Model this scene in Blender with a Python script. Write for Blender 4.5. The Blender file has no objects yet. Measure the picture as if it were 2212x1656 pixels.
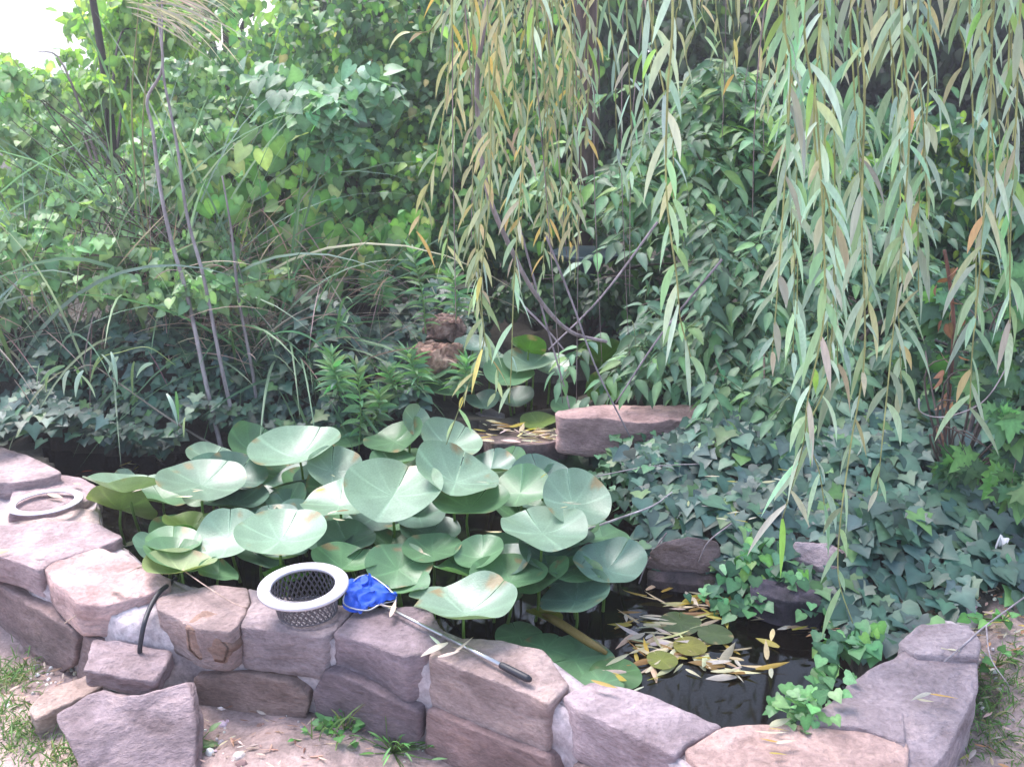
import bpy, math, random
import numpy as np
from mathutils import Vector, noise
random.seed(7); RNG = np.random.default_rng(7)
R = math.radians
SC = bpy.context.scene
COL = SC.collection

# ---------------------------------------------------------------- camera
PITCH, CAMZ, FPX = R(17.0), 1.6, 2194.0          # photograph measured at 2212 x 1656
cam = bpy.data.cameras.new('camera'); camo = bpy.data.objects.new('camera', cam); COL.objects.link(camo)
camo.location = (0, 0, CAMZ); camo.rotation_euler = (math.pi/2 - PITCH, 0, 0)
cam.sensor_width = 36; cam.lens = 36*FPX/2212; cam.clip_start = .05; cam.clip_end = 2000
cam.dof.use_dof = True; cam.dof.focus_distance = 2.7; cam.dof.aperture_fstop = 9.0
SC.camera = camo
# ---------------------------------------------------------------- sky and sun
SUN_EL, SUN_AZ = R(60), R(-38)                   # azimuth from +Y, negative = left of view
w = bpy.data.worlds.new('World'); SC.world = w; w.use_nodes = True
nt = w.node_tree; bg = nt.nodes['Background']
sky = nt.nodes.new('ShaderNodeTexSky'); sky.sky_type = 'NISHITA'; sky.sun_disc = False
sky.sun_elevation = SUN_EL; sky.sun_rotation = SUN_AZ; sky.air_density = 1.0; sky.dust_density = 1.5; sky.ozone_density = 1.0
hs = nt.nodes.new('ShaderNodeHueSaturation'); hs.inputs['Saturation'].default_value = .8; nt.links.new(sky.outputs[0], hs.inputs['Color']); nt.links.new(hs.outputs[0], bg.inputs[0]); bg.inputs[1].default_value = .15
sl = bpy.data.lights.new('sun', 'SUN'); sl.energy = 2.0; sl.angle = R(30); sl.color = (1, .92, .91)
so = bpy.data.objects.new('sun', sl); COL.objects.link(so)
sd = Vector((math.sin(SUN_AZ)*math.cos(SUN_EL), math.cos(SUN_AZ)*math.cos(SUN_EL), math.sin(SUN_EL)))
so.rotation_euler = sd.to_track_quat('Z', 'Y').to_euler(); so.location = (-3, 5, 9)
SC.view_settings.view_transform = 'Standard'; SC.view_settings.look = 'None'
SC.view_settings.gamma = 1; SC.view_settings.exposure = 1.8
SC.render.engine = 'CYCLES'; SC.cycles.max_bounces = 6; SC.cycles.diffuse_bounces = 3; SC.cycles.transparent_max_bounces = 8
SC.cycles.use_denoising = True; SC.render.filter_size = 3.0

# ---------------------------------------------------------------- points through photograph pixels
CP, SP = math.cos(PITCH), math.sin(PITCH)
def ray(px, py):
    a, b = (px-1106)/FPX, (828-py)/FPX
    return Vector((a, CP + b*SP, -SP + b*CP))
CAM = Vector((0, 0, CAMZ))
def Pz(px, py, z): d = ray(px, py); return CAM + d*((z-CAMZ)/d.z)
def Pd(px, py, Y): d = ray(px, py); return CAM + d*(Y/d.y)
def pxm(p): return ((p.y*CP + (CAMZ-p.z)*SP))/FPX     # metres per photo pixel at p

# ---------------------------------------------------------------- mesh collector
class MB:
    def __init__(s): s.v = []; s.c = []; s.f = {}; s.n = 0
    def add(s, v, faces, col=(1, 1, 1), mat=0):
        v = np.asarray(v, float).reshape(-1, 3); s.v.append(v)
        c = np.asarray(col, float)
        if c.ndim == 1: c = np.tile(c, (len(v), 1))
        s.c.append(c)
        for f in faces:
            f = np.asarray(f)
            if f.ndim == 1: f = f[None, :]
            s.f.setdefault((f.shape[1], mat), []).append(f + s.n)
        s.n += len(v)
    def inst(s, tpl, side, tip, nor, scale, loc, col, mat=0):
        tv, tf = tpl; N = len(loc)
        if N == 0: return
        scale = np.asarray(scale).reshape(N, 1, 1)
        V = tv[None, :, 0:1]*side[:, None, :] + tv[None, :, 1:2]*tip[:, None, :] + tv[None, :, 2:3]*nor[:, None, :]
        V = V*scale + loc[:, None, :]
        off = (np.arange(N)*len(tv))[:, None, None]
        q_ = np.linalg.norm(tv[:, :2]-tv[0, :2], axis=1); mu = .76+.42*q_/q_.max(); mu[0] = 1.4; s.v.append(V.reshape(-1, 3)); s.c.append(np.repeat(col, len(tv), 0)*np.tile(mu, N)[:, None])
        s.f.setdefault((tf.shape[1], mat), []).append((tf[None] + off).reshape(-1, tf.shape[1]) + s.n)
        s.n += N*len(tv)
    def build(s, name, mats, parent=None, smooth=True):
        me = bpy.data.meshes.new(name)
        V = np.concatenate(s.v); C = np.concatenate(s.c)
        li, ls, lm = [], [], []
        for (k, m), fl in s.f.items():
            F = np.concatenate(fl); li.append(F.ravel()); ls += [np.full(len(F), k)]; lm += [np.full(len(F), m)]
        li = np.concatenate(li); ls = np.concatenate(ls); lm = np.concatenate(lm)
        me.vertices.add(len(V)); me.vertices.foreach_set('co', V.astype(np.float32).ravel())
        me.loops.add(len(li)); me.loops.foreach_set('vertex_index', li.astype(np.int32))
        me.polygons.add(len(ls)); st = np.concatenate([[0], np.cumsum(ls)[:-1]])
        me.polygons.foreach_set('loop_start', st.astype(np.int32))
        me.polygons.foreach_set('material_index', lm.astype(np.int32))
        me.update(calc_edges=True); me.validate()
        a = me.attributes.new('Col', 'FLOAT_COLOR', 'POINT')
        a.data.foreach_set('color', np.hstack([C, np.ones((len(C), 1))]).astype(np.float32).ravel())
        me.polygons.foreach_set('use_smooth', np.full(len(me.polygons), smooth))
        for m in (mats if isinstance(mats, (list, tuple)) else [mats]): me.materials.append(m)
        o = bpy.data.objects.new(name, me); COL.objects.link(o)
        if parent is not None:
            o.parent = parent; o.matrix_parent_inverse = parent.matrix_world.inverted()
        return o
def tag(o, label=None, cat=None, group=None, kind=None):
    if label: o['label'] = label
    if cat: o['category'] = cat
    if group: o['group'] = group
    if kind: o['kind'] = kind
    return o
def thing(name, label, cat, loc=(0, 0, 0), group=None):
    o = bpy.data.objects.new(name, None); COL.objects.link(o); o.location = loc; o.empty_display_size = .05

    return tag(o, label, cat, group)

def nrm(a):
    a = np.asarray(a, float); return a/np.maximum(np.linalg.norm(a, axis=-1, keepdims=True), 1e-9)
def frames(tip, nor):
    tip = nrm(tip); side = nrm(np.cross(tip, nor)); nor = np.cross(side, tip); return side, tip, nor
def tube(mb, pts, rad, k=6, col=(1, 1, 1), mat=0, cap=True):
    P = np.array([list(p) for p in pts]); n = len(P)
    rad = np.full(n, rad) if np.isscalar(rad) else np.interp(np.linspace(0, 1, n), np.linspace(0, 1, len(rad)), rad)
    T = nrm(np.gradient(P, axis=0)); up = np.array([0, 0, 1.]) if abs(T[0][2]) < .9 else np.array([1., 0, 0])
    A = nrm(np.cross(T, up)); 
    for i in range(1, n):
        a = A[i-1] - T[i]*np.dot(A[i-1], T[i]); A[i] = a/max(np.linalg.norm(a), 1e-9)
    B = np.cross(T, A); th = np.linspace(0, 2*math.pi, k, endpoint=False)
    V = P[:, None] + rad[:, None, None]*(np.cos(th)[None, :, None]*A[:, None] + np.sin(th)[None, :, None]*B[:, None])
    i, j = np.meshgrid(np.arange(n-1), np.arange(k), indexing='ij'); j2 = (j+1) % k
    F = np.stack([i*k+j, i*k+j2, (i+1)*k+j2, (i+1)*k+j], -1).reshape(-1, 4)
    mb.add(V, [F] + ([np.arange(k)[::-1], (n-1)*k+np.arange(k)] if cap else []), col, mat)
def smooth_path(pts, m=6):
    P = [Vector(p) for p in pts]; P = [P[0]*2-P[1]] + P + [P[-1]*2-P[-2]]; out = []
    for i in range(1, len(P)-2):
        for t in np.linspace(0, 1, m, endpoint=False):
            a, b, c, d = P[i-1], P[i], P[i+1], P[i+2]
            out.append(.5*((2*b) + (c-a)*t + (2*a-5*b+4*c-d)*t*t + (3*b-a-3*c+d)*t**3))
    return out + [P[-2]]
def ribbons(mb, p0, d0, L, W, droop, col, nseg=7, mat=0, prof=None, tw=.4, sidev=None):
    """many tapering blades at once; each bends under its own weight"""
    N = len(p0); p = np.array(p0, float); d = nrm(d0); L = np.asarray(L).reshape(N, 1); W = np.asarray(W).reshape(N, 1)
    droop = np.asarray(droop).reshape(N, 1)
    if prof is None: prof = np.sin(np.linspace(.06, 1, nseg+1)**.8*math.pi)
    s = sidev if sidev is not None else nrm(np.cross(d, nrm(RNG.normal(0, 1, (N, 3)))))
    vs = []; g = np.array([0, 0, -1.])
    for i in range(nseg+1):
        s = nrm(s - d*np.sum(s*d, 1, keepdims=True)); nr = np.cross(s, d); w_ = W*prof[i]*.5
        vs += [p - s*w_, p - nr*w_*.35, p + s*w_]
        p = p + d*L/nseg; d = nrm(d + g*droop/nseg*2)
        s = s + nr*(tw/nseg)*np.sign(droop+1e-6)
    V = np.stack(vs, 1); M = V.shape[1]
    f = []
    for i in range(nseg):
        a = i*3; f += [(a, a+1, a+4, a+3), (a+1, a+2, a+5, a+4)]
    f = np.array(f); F = (f[None] + (np.arange(N)*M)[:, None, None]).reshape(-1, 4)
    mb.add(V.reshape(-1, 3), [F], np.repeat(col, M, 0), mat)
def vary(base, n, v=.25, h=.12):
    base = np.asarray(base, float); c = np.tile(base, (n, 1)) if base.ndim == 1 else base
    return np.clip(c*(1+RNG.normal(0, v, (n, 1)))*(1+RNG.normal(0, h, (n, 3))), .004, .9)
def mixcol(pal, n, v=.2):
    pal = list(pal); w_ = np.array([p[0] for p in pal], float); w_ /= w_.sum()
    k = RNG.choice(len(pal), n, p=w_); return vary(np.array([p[1] for p in pal])[k], n, v, .07)

# ---------------------------------------------------------------- leaf templates: base at origin, tip +Y, length 1
def fan(outline, centre, cup=0, droop=.12, fold=.12):
    o = np.array(outline, float); v = np.vstack([[centre], o]); z = -droop*v[:, 1]**2 + fold*np.abs(v[:, 0]) + cup*(v[:, 0]**2)
    V = np.column_stack([v, z]); n = len(o)
    return V, np.array([(0, 1+i, 1+(i+1) % n) for i in range(n)])
def mirror(half): return half + [(-x, y) for x, y in half[::-1] if abs(x) > 1e-6]
T_OV = fan(mirror([(0, 0), (.16, .1), (.27, .3), (.25, .55), (.13, .8), (0, 1)]), (0, .45), droop=.25)
T_OV2 = fan(mirror([(0, 0), (.22, -.02), (.36, .2), (.33, .48), (.16, .78), (0, 1)]), (0, .4), droop=.3, fold=.15)
T_SH = fan(mirror([(0, 0), (.12, .1), (.21, .28), (.2, .5), (.11, .76), (0, 1.02)]), (0, .4), droop=.35, fold=.2)
T_LANCE = fan(mirror([(0, 0), (.06, .15), (.09, .4), (.07, .7), (0, 1)]), (0, .4), droop=.35)
T_HEART = fan(mirror([(0, .05), (.12, -.12), (.32, -.14), (.46, .05), (.46, .3), (.32, .58), (.14, .82), (0, 1)]), (0, .22), droop=.2, fold=.16)
T_IVY = fan(mirror([(0, .08), (.16, -.1), (.36, -.12), (.34, .06), (.56, .22), (.33, .4), (.24, .56), (0, 1)]), (0, .22), droop=.14, fold=.1)
T_IVY2 = fan(mirror([(0, .05), (.2, -.06), (.42, .02), (.44, .3), (.28, .52), (.16, .7), (0, .92)]), (0, .25), droop=.16, fold=.06)
T_MAPLE = fan(mirror([(0, .02), (.2, -.1), (.22, .06), (.5, .08), (.36, .2), (.62, .42), (.36, .42), (.3, .62), (.2, .56), (.14, .8), (0, 1.05)]), (0, .25), droop=.2, fold=.05)

# ---------------------------------------------------------------- materials
def mat(name): m = bpy.data.materials.new(name); m.use_nodes = True; return m, m.node_tree.nodes, m.node_tree.links, m.node_tree.nodes['Principled BSDF']
def leafmat(name, rough=.45, trans=.35, back=None, spec=.5, bump=.0, tt=(1.6, 1.7, .7)):
    m, N, K, p = mat(name); a = N.new('ShaderNodeAttribute'); a.attribute_name = 'Col'
    src = a.outputs['Color']
    nz = N.new('ShaderNodeTexNoise'); nz.inputs['Scale'].default_value = 40; nz.inputs['Detail'].default_value = 3
    mp = N.new('ShaderNodeMapRange'); mp.inputs[3].default_value = .72; mp.inputs[4].default_value = 1.28; K.new(nz.outputs[0], mp.inputs[0])
    mx = N.new('ShaderNodeVectorMath'); mx.operation = 'SCALE'; K.new(src, mx.inputs[0]); K.new(mp.outputs[0], mx.inputs['Scale']); src = mx.outputs[0]
    if back:
        g = N.new('ShaderNodeNewGeometry'); b = N.new('ShaderNodeMix'); b.data_type = 'RGBA'
        f = N.new('ShaderNodeMath'); f.operation = 'MULTIPLY'; f.inputs[1].default_value = back[1]; K.new(g.outputs['Backfacing'], f.inputs[0])
        K.new(f.outputs[0], b.inputs[0]); K.new(src, b.inputs[6]); b.inputs[7].default_value = (*back[0], 1); src = b.outputs[2]
    K.new(src, p.inputs['Base Color']); p.inputs['Roughness'].default_value = rough; p.inputs['Specular IOR Level'].default_value = spec
    if bump:
        bp = N.new('ShaderNodeBump'); bp.inputs['Strength'].default_value = bump; bp.inputs['Distance'].default_value = .004
        K.new(nz.outputs[0], bp.inputs['Height']); K.new(bp.outputs[0], p.inputs['Normal'])
    t = N.new('ShaderNodeBsdfTranslucent'); tm = N.new('ShaderNodeMix'); tm.data_type = 'RGBA'; tm.blend_type = 'MULTIPLY'; tm.inputs[0].default_value = 1
    K.new(src, tm.inputs[6]); tm.inputs[7].default_value = (*tt, 1); K.new(tm.outputs[2], t.inputs[0])
    ms = N.new('ShaderNodeMixShader'); ms.inputs[0].default_value = trans
    K.new(p.outputs[0], ms.inputs[1]); K.new(t.outputs[0], ms.inputs[2]); K.new(ms.outputs[0], N['Material Output'].inputs[0])
    return m
M_LEAF = leafmat('leaf', .5, .32, tt=(1.4, 1.6, .8))
M_FAR = leafmat('far_leaf', .6, .45)
M_IVY = leafmat('ivy_leaf', .45, .1, spec=.6, bump=.3)
M_WIL = leafmat('willow_leaf', .4, .2, back=((.48, .6, .56), .65), spec=.7, tt=(1.2, 1.35, 1.0))
M_LILY = leafmat('lily_leaf', .33, .16, spec=.6, bump=.25)
M_GRASS = leafmat('grass_blade', .5, .25, tt=(1.2, 1.35, .95))
def noisemat(name, stops, scale, rough=.85, bump=.5, dist=.01, s2=60, objr=0., stretch=(1, 1, 1), stain=.3):
    m, N, K, p = mat(name); tc = N.new('ShaderNodeTexCoord'); mpg = N.new('ShaderNodeMapping'); K.new(tc.outputs['Object'], mpg.inputs[0])
    mpg.inputs['Scale'].default_value = stretch
    oi = N.new('ShaderNodeObjectInfo'); cb = N.new('ShaderNodeMath'); cb.operation = 'MULTIPLY'; cb.inputs[1].default_value = 37; K.new(oi.outputs['Random'], cb.inputs[0])
    cx = N.new('ShaderNodeCombineXYZ'); K.new(cb.outputs[0], cx.inputs[0]); ad = N.new('ShaderNodeVectorMath'); K.new(mpg.outputs[0], ad.inputs[0]); K.new(cx.outputs[0], ad.inputs[1])
    n1 = N.new('ShaderNodeTexNoise'); n1.inputs['Scale'].default_value = scale; n1.inputs['Detail'].default_value = 8; n1.inputs['Roughness'].default_value = .62; n1.inputs['Distortion'].default_value = .4
    K.new(ad.outputs[0], n1.inputs[0]); r = N.new('ShaderNodeValToRGB'); K.new(n1.outputs[0], r.inputs[0])
    e = r.color_ramp.elements
    while len(e) < len(stops): e.new(.5)
    for q, (t, c) in zip(e, stops): q.position = t; q.color = (*c, 1)
    n2 = N.new('ShaderNodeTexNoise'); n2.inputs['Scale'].default_value = s2; n2.inputs['Detail'].default_value = 6; n2.inputs['Roughness'].default_value = .7; K.new(ad.outputs[0], n2.inputs[0])
    mr = N.new('ShaderNodeMapRange'); mr.inputs[1].default_value = .25; mr.inputs[2].default_value = .75; mr.inputs[3].default_value = .62; mr.inputs[4].default_value = 1.3; K.new(n2.outputs[0], mr.inputs[0])
    mo = N.new('ShaderNodeMapRange'); mo.inputs[3].default_value = 1-objr; mo.inputs[4].default_value = 1+objr; K.new(oi.outputs['Random'], mo.inputs[0])
    mm = N.new('ShaderNodeMath'); mm.operation = 'MULTIPLY'; n3 = N.new('ShaderNodeTexNoise'); n3.inputs['Scale'].default_value = scale*.35; n3.inputs['Detail'].default_value = 4; n3.inputs['Distortion'].default_value = 1.2; K.new(ad.outputs[0], n3.inputs[0])
    m3 = N.new('ShaderNodeMapRange'); m3.inputs[1].default_value = .35; m3.inputs[2].default_value = .62; m3.inputs[3].default_value = 1-stain; m3.inputs[4].default_value = 1.12; K.new(n3.outputs[0], m3.inputs[0])
    m4 = N.new('ShaderNodeMath'); m4.operation = 'MULTIPLY'; K.new(mr.outputs[0], m4.inputs[0]); K.new(m3.outputs[0], m4.inputs[1]); K.new(m4.outputs[0], mm.inputs[0]); K.new(mo.outputs[0], mm.inputs[1])
    a = N.new('ShaderNodeAttribute'); a.attribute_name = 'Col'
    v1 = N.new('ShaderNodeVectorMath'); v1.operation = 'MULTIPLY'; K.new(r.outputs[0], v1.inputs[0]); K.new(a.outputs['Color'], v1.inputs[1])
    v2 = N.new('ShaderNodeVectorMath'); v2.operation = 'SCALE'; K.new(v1.outputs[0], v2.inputs[0]); K.new(mm.outputs[0], v2.inputs['Scale'])
    K.new(v2.outputs[0], p.inputs['Base Color']); p.inputs['Roughness'].default_value = rough
    h = N.new('ShaderNodeMath'); h.operation = 'MULTIPLY_ADD'; h.inputs[1].default_value = .35; K.new(n2.outputs[0], h.inputs[0]); K.new(n1.outputs[0], h.inputs[2])
    b = N.new('ShaderNodeBump'); b.inputs['Strength'].default_value = bump; b.inputs['Distance'].default_value = dist; K.new(h.outputs[0], b.inputs['Height']); K.new(b.outputs[0], p.inputs['Normal'])
    return m
M_STONE = noisemat('sandstone', [(.3, (.25, .19, .185)), (.42, (.35, .28, .275)), (.55, (.46, .375, .37)), (.72, (.57, .45, .41))], 7, bump=1, dist=.03, objr=.15, stretch=(1, 1, 2.2))
M_STONED = noisemat('damp_stone', [(.35, (.05, .045, .045)), (.5, (.11, .095, .1)), (.7, (.2, .16, .17))], 9, bump=.8, dist=.02)
M_MORTAR = noisemat('mortar', [(.35, (.36, .3, .32)), (.5, (.52, .44, .46)), (.65, (.66, .58, .6))], 12, bump=.8, dist=.015)
M_GROUND = noisemat('soil', [(.35, (.6, .6, .6)), (.5, (1, 1, 1)), (.65, (1.3, 1.25, 1.2))], 9, bump=.8, dist=.02, s2=90)
M_BARK = noisemat('bark', [(.35, (.6, .6, .6)), (.6, (1.1, 1.1, 1.1))], 25, bump=.6, dist=.004, stretch=(1, 1, .25))
M_ROCKB = noisemat('porous_rock', [(.35, (.2, .11, .08)), (.5, (.5, .3, .22)), (.7, (.75, .52, .4))], 22, bump=1, dist=.02)
def plain(name, col, rough=.5, metal=0, bump=0):
    m, N, K, p = mat(name); n = N.new('ShaderNodeTexNoise'); n.inputs['Scale'].default_value = 35; n.inputs['Detail'].default_value = 5
    r = N.new('ShaderNodeMix'); r.data_type = 'RGBA'; K.new(n.outputs[0], r.inputs[0]); r.inputs[6].default_value = (*[c*.6 for c in col], 1); r.inputs[7].default_value = (*[min(1, c*1.2) for c in col], 1)
    K.new(r.outputs[2], p.inputs['Base Color']); p.inputs['Roughness'].default_value = rough; p.inputs['Metallic'].default_value = metal
    return m
M_WHITE = plain('white_plastic', (.62, .58, .64), .45)
M_WIRE = plain('grey_plastic_mesh', (.13, .12, .14), .3, .3)
M_BLUE = plain('blue_netting', (.01, .09, .6), .7)
M_ALU = plain('aluminium', (.6, .6, .62), .3, .85)
M_BLACK = plain('black_rubber', (.02, .02, .03), .5)
M_FISH = plain('fish_skin', (.8, .1, .02), .4)
M_DISH = plain('blue_glaze', (.1, .15, .19), .35)
M_PAPER = plain('white_scrap', (.8, .78, .8), .6)
def watermat():
    m, N, K, p = mat('pond_water'); g = N.new('ShaderNodeBsdfGlossy'); g.inputs['Roughness'].default_value = .04
    t = N.new('ShaderNodeBsdfTransparent'); t.inputs[0].default_value = (.25, .18, .1, 1)
    d = N.new('ShaderNodeBsdfDiffuse'); d.inputs[0].default_value = (.012, .009, .006, 1)
    fr = N.new('ShaderNodeFresnel'); fr.inputs[0].default_value = 1.33
    n = N.new('ShaderNodeTexNoise'); n.inputs['Scale'].default_value = 9; b = N.new('ShaderNodeBump'); b.inputs['Strength'].default_value = .08; b.inputs['Distance'].default_value = .01
    K.new(n.outputs[0], b.inputs['Height']); K.new(b.outputs[0], g.inputs['Normal']); K.new(b.outputs[0], fr.inputs['Normal'])
    m1 = N.new('ShaderNodeMixShader'); m1.inputs[0].default_value = .45; K.new(t.outputs[0], m1.inputs[1]); K.new(d.outputs[0], m1.inputs[2])
    m2 = N.new('ShaderNodeMixShader'); K.new(fr.outputs[0], m2.inputs[0]); K.new(m1.outputs[0], m2.inputs[1]); K.new(g.outputs[0], m2.inputs[2])
    K.new(m2.outputs[0], N['Material Output'].inputs[0]); return m
M_WATER = watermat()

# ---------------------------------------------------------------- the lie of the land
WZ = .12; WT = .26                                   # water level, wall top
POND = [(131, 1017), (214, 1052), (214, 1130), (262, 1160), (290, 1205), (363, 1251), (463, 1264), (560, 1285), (770, 1305), (900, 1312), (960, 1360),
        (1086, 1385), (1173, 1405), (1226, 1473), (1367, 1493), (1555, 1568), (1742, 1557), (1833, 1472), (1880, 1425)]
POND = [Pz(x, y, WT) for x, y in POND] + [Pz(x, y, WZ) for x, y in [(1800, 1370), (1650, 1312), (1480, 1285), (1390, 1200), (1370, 1050), (1240, 1000), (1050, 1005), (900, 965), (600, 955), (350, 985), (230, 985), (130, 975), (20, 950)]]
PXY = np.array([(p.x, p.y) for p in POND])
def inpoly(X, Y, poly):
    ins = np.zeros(X.shape, bool); n = len(poly)
    for i in range(n):
        x1, y1 = poly[i]; x2, y2 = poly[(i+1) % n]
        c = ((y1 > Y) != (y2 > Y)) & (X < (x2-x1)*(Y-y1)/(y2-y1+1e-12)+x1); ins ^= c
    return ins
CT = [(-250, 1450, 0), (0, 1440, 0), (170, 1480, 0), (0, 1656, 0), (450, 1600, .02), (700, 1590, .03), (900, 1650, .0), (1300, 1850, 0), (1700, 1900, 0), (1980, 1700, .08), (2050, 1600, .12), (2100, 1520, .15),
      (2190, 1640, .1), (2190, 1480, .18), (2200, 1370, .24), (1500, 1270, .15), (1650, 1300, .15), (1810, 1370, .16), (1900, 1380, .2), (1960, 1320, .22), (2100, 1260, .28), (1700, 1160, .27), (1900, 1150, .32), (2100, 1080, .38),
      (1450, 1080, .26), (1450, 1000, .32), (1600, 940, .4), (1900, 960, .45), (2150, 960, .48), (1300, 985, .2), (200, 940, .2), (0, 900, .25), (350, 950, .2), (500, 930, .2), (650, 940, .2), (800, 940, .22), (100, 820, .42), (300, 800, .42), (500, 800, .42),
      (700, 800, .42), (850, 780, .45), (900, 860, .32), (930, 900, .26), (1050, 900, .16), (1150, 880, .16), (1280, 860, .18), (1050, 800, .16), (1200, 800, .18), (1000, 720, .45), (1200, 700, .45), (1350, 740, .45), (700, 680, .65), (1100, 620, .6), (1300, 600, .6), (300, 680, .65), (0, 700, .6), (1500, 700, .45), (1900, 700, .42), (2200, 700, .42), (1700, 800, .45), (0, 960, .2), (-150, 960, .2)]
CT = [tuple(Pz(*c)) for c in CT] + [(-2, 0, 0), (2.2, 0, 0), (0, 0, 0), (0, 1, 0), (0, -3, 0), (-3, 2, 0), (3, 1.8, .15), (5, 3, .4), (-5, 3, .1), (-8, 6, .6), (8, 6, .9), (0, 7, .8), (-4, 8, .8), (4, 8, .9), (0, 14, 1.0), (-12, 14, .9), (12, 14, 1.1), (0, 40, 1.0), (40, 40, 1), (-40, 40, 1), (0, -40, 0)]
CT = np.array(CT)
def hgt(X, Y):
    X = np.asarray(X, float); Y = np.asarray(Y, float); sh = X.shape; x = X.ravel()[:, None]; y = Y.ravel()[:, None]; out = np.empty(x.shape[0])
    for a in range(0, len(out), 20000):
        d2 = (x[a:a+20000]-CT[:, 0])**2+(y[a:a+20000]-CT[:, 1])**2+.002; w_ = d2**-1.6; out[a:a+20000] = (w_*CT[:, 2]).sum(1)/w_.sum(1)
    return out.reshape(sh)
def h1(x, y): return float(hgt(np.array([x]), np.array([y]))[0])
gx = np.concatenate([-np.geomspace(300, 3.1, 26), np.arange(-3, 3.01, .035), np.geomspace(3.1, 300, 26)])
gy = np.concatenate([-np.geomspace(300, .6, 20), np.arange(-.5, 6.2, .035), np.geomspace(6.3, 400, 30)])
GX, GY = np.meshgrid(gx, gy, indexing='ij'); GZ = hgt(GX, GY)
near = (np.abs(GX) < 4) & (np.abs(GY) < 7)
nzv = np.array([noise.fractal(Vector((x*3, y*3, 0)), 1, 2, 4) if n_ else 0 for x, y, n_ in zip(GX.ravel(), GY.ravel(), near.ravel())]).reshape(GX.shape)
GZ = GZ + nzv*.02
inp = inpoly(GX, GY, PXY); GZ = np.where(inp, -.3+nzv*.03, GZ)
# wall front line, used to colour trodden soil (lawn side) and humus (bank side)
FRONT = [(-900, 1000), (-250, 1120), (0, 1200), (110, 1262), (175, 1305), (240, 1335), (330, 1338), (400, 1345), (490, 1366), (602, 1364), (699, 1379), (795, 1392), (873, 1424), (960, 1438), (1038, 1465), (1183, 1520), (1253, 1540), (1297, 1560), (1458, 1634), (1520, 1700), (1700, 1760), (1880, 1755), (1965, 1690), (2035, 1580), (2085, 1490), (2115, 1420), (2105, 1352), (2160, 1300)]
BACK = [(-900, 900), (-250, 930), (20, 965), (131, 1017), (214, 1056), (214, 1130), (262, 1160), (290, 1205), (363, 1251), (463, 1266), (560, 1287), (700, 1303), (800, 1308), (905, 1318), (965, 1366), (1086, 1388), (1173, 1408), (1226, 1476), (1300, 1485), (1367, 1495), (1470, 1530), (1555, 1572), (1650, 1568), (1742, 1560), (1795, 1518), (1833, 1474), (1900, 1425), (1960, 1385), (1990, 1350), (2050, 1300)]
FR = [Pz(x, y, WT-.01) for x, y in FRONT]; BK = [Pz(x, y, WT-.01) for x, y in BACK]
lawn = ~inpoly(GX, GY, np.array([(p.x, p.y) for p in FR] + [(3.5, 3), (60, 40), (-60, 60), (-60, 4)]))
gc = np.where(lawn[..., None], np.array([.46, .34, .32]), np.where(inp[..., None], np.array([.05, .035, .02]), np.array([.045, .04, .03])))
mb = MB(); nx, ny = GX.shape
i, j = np.meshgrid(np.arange(nx-1), np.arange(ny-1), indexing='ij'); a = i*ny+j
mb.add(np.stack([GX, GY, GZ], -1).reshape(-1, 3), [np.stack([a, a+ny, a+ny+1, a+1], -1).reshape(-1, 4)], gc.reshape(-1, 3))
tag(mb.build('ground', M_GROUND), kind='structure')
def sheet(name, poly, z, m, label=None):
    mb = MB(); P = [(p[0], p[1], z) for p in poly]; c = np.mean(P, 0); n = len(P)
    mb.add(np.vstack([P, [c]]), [np.array([(k, (k+1) % n, n) for k in range(n)])]); return tag(mb.build(name, m, smooth=False), kind='structure')
cxy = PXY.mean(0)
sheet('pond_water', [tuple(cxy+(p-cxy)*1.03) for p in PXY], WZ, M_WATER)
UP = [Pz(x, y, .22) for x, y in [(900, 905), (1000, 930), (1200, 935), (1300, 900), (1340, 830), (1280, 760), (1100, 750), (960, 790)]]
sheet('upper_pool_water', [(p.x, p.y) for p in UP], .235, M_WATER)

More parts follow.
